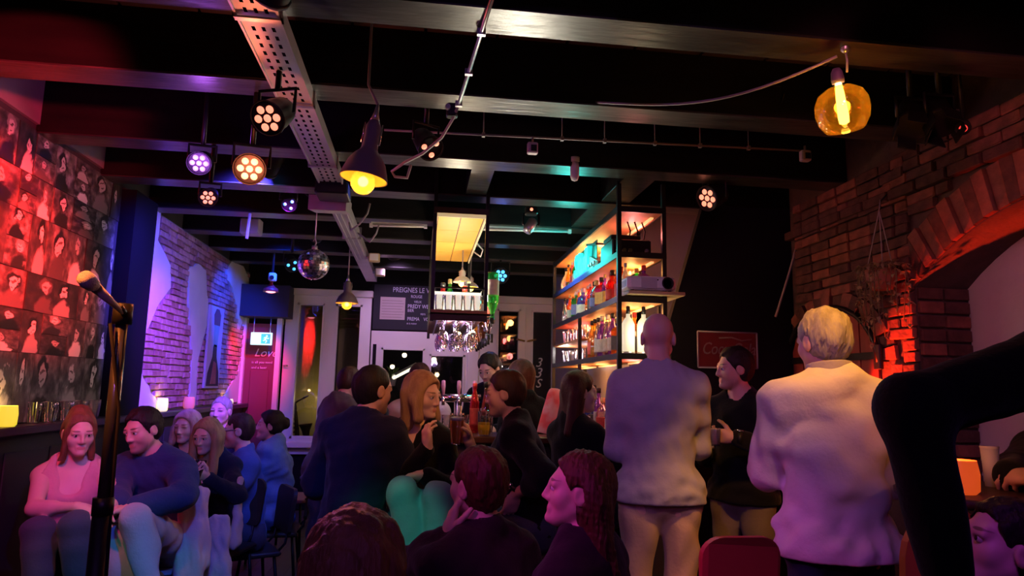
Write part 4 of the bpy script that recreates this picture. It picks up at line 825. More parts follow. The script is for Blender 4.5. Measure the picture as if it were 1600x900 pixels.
def drink(loc, label, liq, r=.034, h=.15, fill=.8, foam=True, name='beer_glass', garnish=False):
    t = thing(name, label, 'glass', loc)
    m = MB(); m.lathe([(r*.82,.006),(r*.95,h*.5),(r,h)], 18, cap=False); m.build('glass_wall', 'clear_glass', t)
    m = MB(); m.lathe([(r*.8,0),(r*.82,.008)], 18); m.build('glass_base', 'clear_glass', t)
    m = MB(); m.lathe([(r*.79,.009),(r*.92,h*fill*.6),(r*.95,h*fill)], 18); m.build('drink', liq, t)
    if foam: m = MB(); m.lathe([(r*.94,h*fill+.001),(r*.95,h*fill+.014),(r*.8,h*fill+.018)], 18); m.build('foam', mat('foam', (.85,.8,.7), rough=.9), t)
    if garnish:
        for k in range(5): m = MB(); m.box((r*.4*math.cos(k*2.1),r*.4*math.sin(k*2.1),h*.75+.012*k), (.024,.024,.02), rz=k, bev=.003); m.build('ice_cube', 'clear_glass', t)
        m = MB(); m.lathe([(1e-5,-.003),(.02,-.003),(.02,.003),(1e-5,.003)], 14, (0,0,h*.95), Matrix.Rotation(1.2,3,'X'), cap=False); m.build('fruit_slice', 'tag_red', t)
    return t
BEER = mat('beer_amber', (.95,.45,.05), rough=.1, alpha_glass=((1,.62,.14), .05, .7)); YEL = mat('drink_yellow', (.95,.7,.06), rough=.1, alpha_glass=((1,.85,.2), .05, .55))
drink((.41,4.33,1.12), 'ice filled cocktail glass with yellow drink and red fruit on the bar front', YEL, r=.04, h=.15, fill=.55, foam=False, name='cocktail_glass', garnish=True)
drink((1.06,4.34,1.12), 'glass of golden beer on the bar beside the dark haired woman', BEER, h=.14)
drink((.98,4.38,1.12), 'half full small beer glass on the bar behind the golden one', BEER, h=.12, fill=.5)
point('bar_fill', (.3,4.5,1.62), (1,.7,.38), 2.5, .04, S); point('bar_fill', (.9,4.3,1.9), (1,.7,.35), 1.0, .04, S)  # unseen warm points added to light the drinks and faces
# ---------------------------------------------------------------- unseen cans added to light walls and guests, behind joists or out of the frame
def unseen_can(label, loc, tgt, col, lens, energy, size, blend=.7, soft=.06): return par_can(label, loc, tgt, col, lens, energy=energy, size=size, blend=blend, soft=soft, r=.07)
unseen_can('red can out of frame that lights the picture wall', (-.75,1.8,2.64), (-2.05,3.5,2.12), (1,.015,.01), 'led_red', 4200, 28, .9)
unseen_can('added violet can behind the joist that lights the pale bricks', (-.8,4.75,2.74), (-2.05,5.75,1.5), (.42,.02,1), 'led_purple', 210, 52)
unseen_can('added blue can behind the joist that lights the far bricks', (-1.0,6.3,2.76), (-2.05,7.55,2.0), (.004,.05,1), 'led_blue', 300, 48)
unseen_can('added blue can over the first joists that lights the left edge of the bricks', (-1.0,4.3,2.75), (-2.05,5.7,1.95), (.07,.05,1), 'led_blue', 520, 72)
unseen_can('pink can out of frame over the left seats', (-1.3,1.9,2.66), (-1.75,3.7,.95), (1,.05,.18), 'led_red', 130, 30)
unseen_can('blue can out of frame aimed at the bearded man', (-.2,1.35,2.66), (-1.15,3.95,.75), (.02,.12,1), 'led_blue', 230, 36)
unseen_can('blue can out of frame aimed at the left seats', (-.4,4.2,2.74), (-1.3,5.2,.75), (.03,.1,1), 'led_blue', 130, 32)
unseen_can('green can out of frame aimed at the jeans of the blonde woman', (-.5,.7,2.66), (-.1,3.5,.55), (.03,1,.45), 'led_blue', 130, 12, .5)
unseen_can('green can out of frame aimed at the low stools', (-.9,.5,2.66), (-1.35,3.6,.3), (.02,1,.25), 'led_blue', 50, 16, .5)
unseen_can('magenta can out of frame at the left of the camera', (-1.2,1.3,2.3), (.4,2.1,1.15), (1,.06,.75), 'led_purple', 60, 26)
unseen_can('added violet can out of frame behind the camera', (-.4,-.9,2.66), (.2,4.2,1.2), (.45,.13,1), 'led_purple', 36, 75)
unseen_can('violet can out of frame aimed at the standing men', (-.3,.9,2.66), (1.3,2.9,1.2), (.5,.2,1), 'led_purple', 40, 40)
unseen_can('added rose can behind the joist that lights the back wall', (-.3,6.98,2.74), (-.2,8.3,1.75), (.75,.42,.95), 'led_purple', 50, 80)
unseen_can('added dim red can out of frame over the right wall', (1.0,1.2,2.66), (2.55,3.3,2.1), (1,.2,.28), 'led_red', 22, 60)
unseen_can('rose can out of frame that lights the plaster niche', (1.6,.9,2.66), (2.85,2.6,1.8), (.7,.3,.8), 'led_purple', 14, 40)
unseen_can('salmon can out of frame low beam on the niche', (1.9,.6,2.5), (2.85,2.55,1.5), (1,.2,.12), 'led_red', 4, 9)
unseen_can('added pale pink can out of frame over the picture wall', (-.5,2.0,2.6), (-2.05,4.2,1.55), (1,.5,.55), 'led_red', 34, 40)
unseen_can('amber can out of frame over the white sweater man', (1.35,1.7,2.68), (1.5,2.42,1.72), (1,.38,.015), 'led_orange', 120, 34)
unseen_can('added orange can out of frame aimed at the microphone', (-1.2,.9,2.62), (-.78,1.62,1.64), (1,.22,.03), 'led_orange', 520, 13)
UP = thing('added_uplight', 'added uplight can hidden on the bar behind the guests to brighten the joists', 'lamp', (.62,4.5,1.12)); m = MB(); m.lathe([(.04,0),(.045,.01),(.045,.1),(.04,.1)], 16); m.build('can', 'black_metal', UP); m = MB(); m.lathe([(1e-5,.098),(.04,.098)], 16, cap=False); m.build('lens', 'white_plastic', UP)  # uplight added to brighten the joist undersides, hidden behind the guests
spot('uplight', (.62,4.5,1.23), (.4,2.95,2.7), (1,.9,.7), 130, 64, 1., .15, UP)
unseen_can('added amber can out of frame aimed at the talking couple', (.55,1.7,2.68), (.05,3.7,1.36), (1,.38,.1), 'led_orange', 70, 24)
unseen_can('added salmon can out of frame aimed low at the beige trousers', (1.1,.9,2.66), (1.2,3.3,.62), (1,.42,.2), 'led_orange', 45, 17)
unseen_can('added violet can out of frame aimed at the lower right guest', (.9,.6,2.66), (1.52,1.7,1.05), (.55,.06,1), 'led_purple', 30, 20)
unseen_can('added red can out of frame that lights the bare wall above the pictures', (-.8,1.25,2.28), (-2.05,3.9,2.87), (1,.03,.06), 'led_red', 420, 22)
unseen_can('added pale violet can out of frame aimed at the projector', (-.2,1.5,2.67), (1.4,4.1,2.07), (.8,.5,1), 'led_purple', 30, 7)
# ---------------------------------------------------------------- implicit-surface modelling for figures
def V3(*a): return np.array(a, float)
def nrm(v):
    v = np.asarray(v, float); n = np.linalg.norm(v); return v/n if n > 1e-9 else v
def rotz(a):
    c, s = math.cos(a), math.sin(a); return np.array([[c,-s,0],[s,c,0],[0,0,1.]])
def rotx(a):
    c, s = math.cos(a), math.sin(a); return np.array([[1,0,0],[0,c,-s],[0,s,c.real]])
def roty(a):
    c, s = math.cos(a), math.sin(a); return np.array([[c,0,s],[0,1,0],[-s,0,c]])
# primitives: ('c', a, b, ra, rb)  tapered capsule ; ('e', centre, radii, R) ellipsoid
def prim_aabb(p):
    if p[0] == 'c':
        lo = np.minimum(p[1]-p[3], p[2]-p[4]); hi = np.maximum(p[1]+p[3], p[2]+p[4])
    else:
        h = np.sqrt(((p[3]*p[2])**2).sum(1)); lo, hi = p[1]-h, p[1]+h
    return lo, hi
def prim_eval(p, X, Y, Z):
    if p[0] == 'c':
        a, b, ra, rb = p[1:5]; d = b-a; L2 = max(float(d@d), 1e-9)
        px, py, pz = X-a[0], Y-a[1], Z-a[2]
        t = np.clip((px*d[0]+py*d[1]+pz*d[2])/L2, 0, 1)
        return np.sqrt((px-t*d[0])**2+(py-t*d[1])**2+(pz-t*d[2])**2) - (ra+(rb-ra)*t)
    c, r, R = p[1:4]
    px, py, pz = X-c[0], Y-c[1], Z-c[2]
    u = (R[0,0]*px+R[1,0]*py+R[2,0]*pz)/r[0]; v = (R[0,1]*px+R[1,1]*py+R[2,1]*pz)/r[1]; w = (R[0,2]*px+R[1,2]*py+R[2,2]*pz)/r[2]
    k0 = np.sqrt(u*u+v*v+w*w)+1e-6; k1 = np.sqrt((u/r[0])**2+(v/r[1])**2+(w/r[2])**2)+1e-6
    return k0*(k0-1)/k1
class Field:
    def __init__(self, lo, hi, vox):
        self.lo = np.asarray(lo, float); self.vox = vox
        self.n = np.maximum(((np.asarray(hi)-self.lo)/vox).astype(int)+2, 4)
        self.ax = [(self.lo[i]+vox*np.arange(self.n[i])).astype(np.float32) for i in range(3)]
        self.f = np.full(self.n, 1.0, np.float32)
    def sub(self, lo, hi):
        i0 = np.clip(np.floor((lo-self.lo)/self.vox).astype(int), 0, self.n); i1 = np.clip(np.ceil((hi-self.lo)/self.vox).astype(int)+1, 0, self.n)
        if (i1-i0).min() <= 0: return None, None
        s = tuple(slice(a, b) for a, b in zip(i0, i1))
        return s, (self.ax[0][s[0]][:,None,None], self.ax[1][s[1]][None,:,None], self.ax[2][s[2]][None,None,:])
    def add(self, prims, k=.03, grow=0.):
        for p in prims:
            lo, hi = prim_aabb(p); m = k+grow+.03
            s, g = self.sub(lo-m, hi+m)
            if s is None: continue
            d = prim_eval(p, *g).astype(np.float32)-grow; kk = p[-1] if (isinstance(p[-1], float) and len(p) in (6,) ) else k
            a = self.f[s]
            h = np.maximum(kk-np.abs(a-d), 0)/kk
            self.f[s] = np.minimum(a, d)-h*h*kk*.25
        return self
    def cut(self, prims, k=.01, grow=0.):
        for p in prims:
            lo, hi = prim_aabb(p); m = k+grow+.03
            s, g = self.sub(lo-m, hi+m)
            if s is None: continue
            d = -(prim_eval(p, *g).astype(np.float32)-grow); a = self.f[s]
            h = np.maximum(k-np.abs(a-d), 0)/k
            self.f[s] = np.maximum(a, d)+h*h*k*.25
        return self
    def plane(self, o, n, k=.004):          # keep the side n points away from
        X, Y, Z = self.ax[0][:,None,None], self.ax[1][None,:,None], self.ax[2][None,None,:]
        n = nrm(n); d = ((X-o[0])*n[0]+(Y-o[1])*n[1]+(Z-o[2])*n[2]).astype(np.float32)
        self.f = np.maximum(self.f, d); return self
    def folds(self, amp, freq, seed=0, stretch=(1,1,1), zc=None, zw=.1):
        rs = np.random.RandomState(seed); X, Y, Z = self.ax[0][:,None,None], self.ax[1][None,:,None], self.ax[2][None,None,:]
        acc = np.zeros_like(self.f)
        for j in range(5):
            d = rs.normal(size=3)*np.array(stretch); d = d/np.linalg.norm(d)*freq*(.6+.9*rs.rand()); e = rs.normal(size=3); e = e/np.linalg.norm(e)*freq*.35
            acc += np.sin(X*d[0]+Y*d[1]+Z*d[2]+rs.rand()*6+1.7*np.sin(X*e[0]+Y*e[1]+Z*e[2]+rs.rand()*6))
        near = np.clip(1-np.abs(self.f)/.05, 0, 1)
        if zc is not None: near = near*np.exp(-((Z-zc)/zw)**2).astype(np.float32)
        self.f = self.f+amp*.45*acc*near; return self
    def mesh(self, boxes_out=(), box_in=None):
        f = self.f; s = f < 0; n = self.n
        c = s[:-1,:-1,:-1].astype(np.int8)
        tot = np.zeros(n-1, np.int8)
        for dx in (0,1):
            for dy in (0,1):
                for dz in (0,1):
                    tot += s[dx:n[0]-1+dx, dy:n[1]-1+dy, dz:n[2]-1+dz]
        act = (tot > 0) & (tot < 8)
        I = np.argwhere(act)
        if len(I) == 0: return np.zeros((0,3)), np.zeros((0,4), int)
        idx = np.full(n-1, -1, np.int32); idx[act] = np.arange(len(I))
        P = np.zeros((len(I),3)); W = np.zeros(len(I))
        for a in range(3):
            o1, o2 = [q for q in range(3) if q != a]
            for b in (0,1):
                for d in (0,1):
                    i0 = I.copy(); i0[:,o1] += b; i0[:,o2] += d; i1 = i0.copy(); i1[:,a] += 1
                    f0 = f[tuple(i0.T)]; f1 = f[tuple(i1.T)]; m = (f0 < 0) != (f1 < 0)
                    t = np.where(m, f0/np.where(m, f0-f1, 1), 0)
                    q = i0.astype(float); q[:,a] += t
                    P[m] += q[m]; W[m] += 1
        P = self.lo+self.vox*P/W[:,None]
        quads = []
        for a in range(3):
            o1, o2 = (a+1)%3, (a+2)%3
            sl0 = [slice(None)]*3; sl1 = [slice(None)]*3; sl0[a] = slice(0,-1); sl1[a] = slice(1,None)
            A = s[tuple(sl0)]; B = s[tuple(sl1)]; m = A != B
            E = np.argwhere(m); E = E[(E[:,o1] > 0) & (E[:,o2] > 0) & (E[:,o1] < n[o1]-1) & (E[:,o2] < n[o2]-1)]
            if len(E) == 0: continue
            fl = A[tuple(E.T)]
            def cell(d1, d2):
                e = E.copy(); e[:,o1] -= d1; e[:,o2] -= d2; return idx[tuple(e.T)]
            Q = np.stack([cell(1,1), cell(0,1), cell(0,0), cell(1,0)], 1)
            Q[~fl] = Q[~fl][:, ::-1]
            quads.append(Q)
        Q = np.concatenate(quads) if quads else np.zeros((0,4), int)
        Q = Q[(Q >= 0).all(1)]
        if len(boxes_out) or box_in is not None:
            C = P[Q].mean(1); keep = np.ones(len(Q), bool)
            for lo, hi in boxes_out: keep &= ~((C > lo) & (C < hi)).all(1)
            if box_in is not None: keep &= ((C > box_in[0]-1e-6) & (C < box_in[1]+1e-6)).all(1)
            Q = Q[keep]; u, inv = np.unique(Q, return_inverse=True); P = P[u]; Q = inv.reshape(-1,4)
        return P, Q
def np_mesh(name, P, Q, smooth=True):
    me = bpy.data.meshes.new(name); nq = len(Q)
    me.vertices.add(len(P)); me.vertices.foreach_set('co', np.asarray(P, np.float32).ravel())
    me.loops.add(nq*4); me.loops.foreach_set('vertex_index', np.asarray(Q, np.int32).ravel())
    me.polygons.add(nq); me.polygons.foreach_set('loop_start', np.arange(0, nq*4, 4, dtype=np.int32))
    try: me.polygons.foreach_set('loop_total', np.full(nq, 4, np.int32))
    except Exception: pass
    me.update(calc_edges=True); me.validate()
    me.polygons.foreach_set('use_smooth', np.full(len(me.polygons), smooth))
    return me
def prims_bbox(prims, m=.03):
    L = [prim_aabb(p) for p in prims]; return np.min([l for l,_ in L], 0)-m, np.max([h for _,h in L], 0)+m
def skin_mat(key, base, brow, lips=(.55,.2,.18), stubble=0.0, scol=(.1,.07,.06)):
    def build(nt, bsdf):
        at = nt.nodes.new('ShaderNodeAttribute'); at.attribute_name = 'hl'
        sx = nt.nodes.new('ShaderNodeSeparateXYZ'); nt.links.new(at.outputs['Vector'], sx.inputs[0])
        def m(op, a, b=None, clamp=False):
            n = nt.nodes.new('ShaderNodeMath'); n.operation = op; n.use_clamp = clamp
            for i, v in enumerate((a, b)):
                if v is None: continue
                if isinstance(v, (int, float)): n.inputs[i].default_value = v
                else: nt.links.new(v, n.inputs[i])
            return n.outputs[0]
        X, Y, Z = sx.outputs
        AX = m('ABSOLUTE', X)
        def ell(cx, cz, rx, rz, soft=.35):
            d = m('ADD', m('POWER', m('DIVIDE', m('SUBTRACT', AX, cx), rx), 2.), m('POWER', m('DIVIDE', m('SUBTRACT', Z, cz), rz), 2.))
            e = m('MULTIPLY', m('SUBTRACT', 1., d), 1/soft, True)
            return m('MULTIPLY', e, m('GREATER_THAN', Y, .03))
        col = nt.nodes.new('ShaderNodeRGB'); col.outputs[0].default_value = (*base, 1); cur = col.outputs[0]
        def over(c, mask):
            nonlocal cur
            mx = nt.nodes.new('ShaderNodeMix'); mx.data_type = 'RGBA'; nt.links.new(mask, mx.inputs[0]); nt.links.new(cur, mx.inputs[6]); mx.inputs[7].default_value = (*c, 1); cur = mx.outputs[2]
        nz = nt.nodes.new('ShaderNodeTexNoise'); nz.inputs['Scale'].default_value = 30
        over(tuple(v*.8 for v in base), m('MULTIPLY', nz.outputs[0], .35, True))
        if stubble > 0:
            over(scol, m('MULTIPLY', ell(0, -.085, .072, .05, .5), stubble, True))
        over(lips, m('MULTIPLY', ell(0, -.071, .024, .012), .8))
        over(brow, m('MULTIPLY', ell(.033, .024, .021, .0055), .85))
        over(tuple(v*.55 for v in base), m('MULTIPLY', ell(.033, .006, .018, .005), .7))
        nt.links.new(cur, bsdf.inputs['Base Color'])
    return mat('skin_'+key, base, rough=.5, build=build)
def head_prims(c, R, s=1., fem=False):
    L = lambda *p: c+R@(V3(*p)*s)
    E = lambda p, r: ('e', L(*p), V3(*r)*s, R)
    C = lambda a, b, ra, rb: ('c', L(*a), L(*b), ra*s, rb*s)
    j = .9 if fem else 1.
    P = [E((0,-.018,.03), (.074,.094,.086)), E((0,.024,-.03), (.061*j,.066,.088)), C((0,.012,-.062), (0,.06*j,-.1), .05*j, .024*j),
         C((-.045*j,.01,-.06), (-.012,.062,-.098), .022*j, .02), C((.045*j,.01,-.06), (.012,.062,-.098), .022*j, .02),
         E((-.04,.05,-.03), (.026,.026,.03)), E((.04,.05,-.03), (.026,.026,.03)), C((-.036,.072,.02), (.036,.072,.02), .013, .013)]
    cuts = [E((-.033,.099,-.001), (.02,.017,.013)), E((.033,.099,-.001), (.02,.017,.013))]
    fine = [C((0,.086,.014), (0,.107,-.034), .0075, .0085), C((-.012,.094,-.04), (.012,.094,-.04), .0072, .0072),
            C((-.017,.083,-.066), (.017,.083,-.066), .0062, .0062), C((-.014,.083,-.0765), (.014,.083,-.0765), .0068, .0068),
            E((0,.083,-.103), (.02,.014,.014)),
            E((-.077,-.012,-.012), (.011,.025,.033)), E((.077,-.012,-.012), (.011,.025,.033)),
            E((-.033,.078,.008), (.018,.01,.006)), E((.033,.078,.008), (.018,.01,.006)),]
    return P, cuts, fine
def hand_prims(w, d, n, side, curl=.35, s=1., spread=1., pinch=False):
    """w wrist, d finger direction, n palm normal (the way the palm faces), side +1 right hand -1 left"""
    d = nrm(d); n = nrm(n-(n@d)*d); t = np.cross(n, d)*side*-1.   # t: towards the thumb
    P = [('c', w, w+d*.035*s, .024*s, .026*s), ('e', w+d*.055*s, V3(.04,.05,.016)*s, np.stack([t, d, n], 1)),
         ('c', w+d*.03*s+t*.02*s, w+d*.085*s+t*.028*s, .015*s, .0125*s), ('c', w+d*.03*s-t*.018*s, w+d*.08*s-t*.028*s, .015*s, .0115*s)]
    F = []
    lens = (.078,.086,.08,.062); offs = (.028,.010,-.009,-.027); st = (.088,.094,.09,.082)
    for i in range(4):
        p = w+d*st[i]*s+t*offs[i]*s; ang = 0.; L = lens[i]*s
        cu = curl*(1+.12*i)+(0.35 if pinch and i < 2 else 0)
        base = d+t*(.10*spread*(1.5-i)); r = .0092*s if i < 3 else .0078*s
        for k, fr in enumerate((.42,.33,.25)):
            ang += cu*(.75,1.0,.75)[k]
            v = nrm(nrm(base)*math.cos(ang)+n*math.sin(ang)); q = p+v*L*fr
            F.append(('c', p, q, r, r*.9)); p = q; r *= .9
    p = w+d*.025*s+t*.022*s+n*.006*s
    for k, (L, r) in enumerate(((.042,.0135),(.034,.0115),(.027,.01))):
        v = nrm(t*(.75-.28*k)+d*(.62+.2*k)+n*(.30+curl*.45*k+(.4 if pinch else 0)))
        q = p+v*L*s; F.append(('c', p, q, r*s, r*.88*s)); p = q
    return P, F
def ik(a, b, L1, L2, pole):
    v = b-a; D = np.linalg.norm(v); D2 = min(D, (L1+L2)*.995); u = v/max(D, 1e-6)
    if D > D2: b = a+u*D2; D = D2
    x = (L1*L1-L2*L2+D*D)/(2*D); hgt = math.sqrt(max(L1*L1-x*x, 0))
    q = pole-(pole@u)*u; return a+u*x+nrm(q)*hgt, b
DEG = math.pi/180
PEOPLE = {}
def person(name, label, pos, h=0, s=1., w=1., fem=False, seat=None, lean=0, side=0, twist=0, head=(0,0,0), hl=None, hr=None,
           pl=None, pr=None, hdl=None, hdr=None, hnl=None, hnr=None, curl=(.35,.35), pinch=(False,False), legs=None, skin=None,
           top=None, top_name='sweater', sleeve='long', neck='crew', hem=.1, thick=.014, fold=.006, trousers=None, shoes=True,
           hair=None, hairm=None, hv=.012, vox=.011, hvox=.006, eyes=False, z=0., hands=(True,True), inner=None, belly=0., collar=None, probe=False):
    b = 1.0 if not fem else .9
    hz = .93*s if seat is None else seat+.11*s
    P = V3(0,0,hz)
    Rt = rotz(-twist*DEG)@roty(side*DEG)@rotx(-lean*DEG)
    Rp = rotz(-twist*.35*DEG)@roty(side*.4*DEG)@rotx(-lean*.5*DEG)
    up = Rt@V3(0,0,1)
    W = P+nrm(Rp@V3(0,0,1)+up)*.16*s; Ch = W+up*.19*s; N = W+up*.365*s
    sw = .168*w*s*(.87 if fem else 1)
    SL = N+Rt@V3(-sw,0,-.055*s); SR = N+Rt@V3(sw,0,-.055*s)
    Rh = rotz(-head[0]*DEG)@rotx(-head[1]*DEG)@roty(head[2]*DEG)
    nk = nrm(up*.6+Rh@V3(0,.10,.55))
    hs = s*.985 if not fem else s*.95
    hc = N+nk*.075*s+Rh@V3(0,.018,.115)*hs
    if probe: return hc
    # arms
    def arm(S, T, pole, sg):
        T = S+V3(sg*.06,.03,-.53)*s if T is None else np.asarray(T, float)
        pole = V3(sg*.35,-.6,-.45) if pole is None else np.asarray(pole, float)
        return ik(S, T, .295*s, .26*s, pole)
    EL, HL = arm(SL, hl, pl, -1); ER, HR = arm(SR, hr, pr, 1)
    # legs
    JL = P+Rp@V3(-.092*s,0,-.02*s); JR = P+Rp@V3(.092*s,0,-.02*s)
    if legs is None:
        if seat is None: legs = dict(kl=(-.105*s,.03*s,.49*s), kr=(.105*s,.03*s,.49*s), al=(-.11*s,-.02*s,.085*s), ar=(.12*s,-.02*s,.085*s))
        else:
            kz = max(seat+.06, .5*s)
            legs = dict(kl=(-.15*s,.45*s,kz), kr=(.15*s,.45*s,kz), al=(-.14*s,.42*s,max(.085, kz-.43*s)), ar=(.14*s,.42*s,max(.085,kz-.43*s)))
    KL, KR, AL, AR = (V3(*legs[k]) for k in ('kl','kr','al','ar'))
    br = s*w
    torso = [('e', P+up*.0, V3(.165*b*br*(1.1 if fem else 1),.115*s,.13*s), Rp), ('e', W, V3(.142*br*b,.105*s+belly*.6,.15*s), Rt), ('e', W+Rt@V3(0,.03+belly,-.02), V3(.12*br,.09*s+belly*.5,.13*s), Rt),
             ('e', Ch, V3(.168*br*b,.115*s,.18*s), Rt), ('c', N+Rt@V3(-sw*.8,-.012,-.06*s), N+Rt@V3(sw*.8,-.012,-.06*s), .058*s*b, .058*s*b),
             ('c', SL, N+Rt@V3(-.03,-.02,.03*s), .05*s*b, .048*s), ('c', SR, N+Rt@V3(.03,-.02,.03*s), .05*s*b, .048*s)]
    if fem: torso += [('e', Ch+Rt@V3(-.07,.085,.0)*s, V3(.065,.06,.068)*s, Rt), ('e', Ch+Rt@V3(.07,.085,.0)*s, V3(.065,.06,.068)*s, Rt)]
    ar = .9 if fem else 1.
    uarm = [('c', SL, EL, .053*s*ar, .041*s*ar), ('c', SR, ER, .053*s*ar, .041*s*ar)]
    farm = [('c', EL, HL, .042*s*ar, .027*s*ar), ('c', ER, HR, .042*s*ar, .027*s*ar), ('c', EL+(HL-EL)*.12, EL+(HL-EL)*.42, .043*s*ar, .038*s*ar), ('c', ER+(HR-ER)*.12, ER+(HR-ER)*.42, .043*s*ar, .038*s*ar)]
    thigh = [('c', JL, KL, .092*s*b*(1.06 if fem else 1), .056*s), ('c', JR, KR, .092*s*b*(1.06 if fem else 1), .056*s)]
    shin = [('c', KL, AL, .056*s, .038*s), ('c', KR, AR, .056*s, .038*s), ('c', KL+(AL-KL)*.22+V3(0,-.015,0), KL+(AL-KL)*.45+V3(0,-.012,0), .05*s, .045*s), ('c', KR+(AR-KR)*.22+V3(0,-.015,0), KR+(AR-KR)*.45+V3(0,-.012,0), .05*s, .045*s)]
    feet = [('c', a+V3(0,-.02,-.03), a+V3(0,.15*s,-.05), .036*s, .03*s) for a in (AL, AR)]
    neckp = [('c', N+Rt@V3(0,-.015,-.02*s), hc+Rh@V3(0,-.02,-.05)*hs, .058*s*(.9 if fem else 1), .05*s*(.9 if fem else 1))]
    HP, HC, HF = head_prims(hc, Rh, hs, fem)
    dL = HL-EL if hdl is None else V3(*hdl); dR = HR-ER if hdr is None else V3(*hdr)
    nL = V3(.7,.2,-.6) if hnl is None else V3(*hnl); nR = V3(-.7,.2,-.6) if hnr is None else V3(*hnr)
    hsz = s*.97 if not fem else s*.9
    hands_p = []
    if hands[0]: hands_p.append(hand_prims(HL, dL, nL, -1, curl[0], hsz, 1., pinch[0]))
    if hands[1]: hands_p.append(hand_prims(HR, dR, nR, 1, curl[1], hsz, 1., pinch[1]))
    allp = torso+uarm+farm+thigh+shin+neckp+HP
    def full(lo, hi, vx, fine=True):
        F = Field(lo, hi, vx); F.add(thigh+shin+feet, .03); F.add(torso, .05); F.add(uarm+farm, .025); F.add(neckp, .03)
        if fine: F.add(HP, .022); F.cut(HC, .014); F.add(HF, .012); F.cut([('e', hc+Rh@(V3(sg*.09,-.008,-.01)*hs), V3(.008,.013,.019)*hs, Rh) for sg in (-1,1)], .006)
        for a, f in hands_p: F.add(a, .014); F.add(f, .005)
        return F
    lo, hi = prims_bbox(allp+feet+[q for a, f in hands_p for q in a+f], .03)
    hb = (hc-V3(.15,.15,.155)*hs, hc+V3(.15,.15,.15)*hs)
    boxes = [hb]; parts = []
    for a, f in hands_p: boxes.append(prims_bbox(a[1:]+f, .012))
    cv = max(vox, .012)
    Pb, Qb = full(lo, hi, cv).mesh(boxes_out=[(l+cv, h_-cv) for l, h_ in boxes]); parts.append((Pb, Qb))
    for i, (l, h_) in enumerate(boxes):
        vx = hvox if i == 0 else min(max(hvox*.75, .0032), .0045)
        parts.append(full(l, h_, vx).mesh())
    off = 0; VP = []; QQ = []
    for p, q in parts: VP.append(p); QQ.append(q+off); off += len(p)
    VP = np.concatenate(VP); QQ = np.concatenate(QQ)
    me = np_mesh(name, VP, QQ); body = bpy.data.objects.new(name, me); COL.objects.link(body)
    me.materials.append(skin); loc = (VP-hc)@Rh/hs
    far = np.linalg.norm(loc, axis=1) > .2; loc[far] = 9
    a = me.attributes.new('hl', 'FLOAT_VECTOR', 'POINT'); a.data.foreach_set('vector', loc.astype(np.float32).ravel())
    body.location = (pos[0], pos[1], z); body.rotation_euler = (0,0,-h*DEG)
    body['label'] = label; body['category'] = 'person'
    def child(nm, F, m, **kw):
        p, q = F.mesh(); o = bpy.data.objects.new(nm, np_mesh(nm, p, q)); COL.objects.link(o); o.parent = body; o.data.materials.append(m)
        for k_, v_ in kw.items(): o[k_] = v_
        return o
    seed = zlib.crc32(label.encode()) % 1000
    # trousers
    if trousers is not None:
        tp = [torso[0]]+thigh+shin
        l, h_ = prims_bbox(tp, .07); F = Field(l, h_, vox); F.add([torso[0]], .05, .012); F.plane(P+up*.13*s, up); F.add(thigh, .03, .012); F.add(shin, .03, .015); F.folds(fold*.8, 38, seed+1)
        for A, K in ((AL, KL), (AR, KR)):
            d = nrm(A-K); F.cut([('c', A+d*.03, A+d*.12, .07*s, .07*s)], .006)
        child('trousers', F, trousers)
    if shoes:
        for a, ft in zip((AL, AR), feet):
            F = Field(*prims_bbox([ft], .06), max(vox*.8,.008)); F.add([ft], .03, .008); F.add([('c', a+V3(0,-.02,.02), a+V3(0,-.02,-.03), .044*s, .044*s)], .02)
            F.plane(V3(0,0,a[2]-.083), V3(0,0,-1)); child('shoe', F, MAT['shoe'])
    def sleeves(fr):
        out = []
        for S, E_, H in ((SL,EL,HL),(SR,ER,HR)):
            if sleeve == 'none': continue
            if sleeve == 'short': out.append(('c', S, S+(E_-S)*.62, .064*s*ar, .058*s*ar)); continue
            out.append(('c', S, E_, .056*s*ar, .048*s*ar))
            e = .40 if sleeve == 'roll' else .94
            out.append(('c', E_, E_+(H-E_)*e, .047*s*ar, (.043 if sleeve == 'roll' else .033)*s*ar))
        return out
    if top is not None:
        tp = torso+sleeves(1)+[('e', P-up*hem*.7*s, V3(.168*b*br,.12*s,.1*s), Rp)]
        l, h_ = prims_bbox(tp, .07); F = Field(l, h_, vox); F.add(torso, .05, thick); 
        if seat is None or hem > .12: F.add([('e', P-up*.04*s, V3(.172*b*br,.128*s,.16*s), Rp)], .05, thick); F.add(thigh, .03, .012+thick)
        F.add(sleeves(1), .03, thick); F.folds(fold, 30, seed, (1,1,1.6)); F.folds(fold*.35, 75, seed+5); F.folds(fold*.9, 62, seed+6, (.25,.25,1), (P-up*hem*s)[2]+.07, .07)
        F.plane(P-up*hem*s, -up)
        nb = N+Rt@V3(0,.0,.045*s)
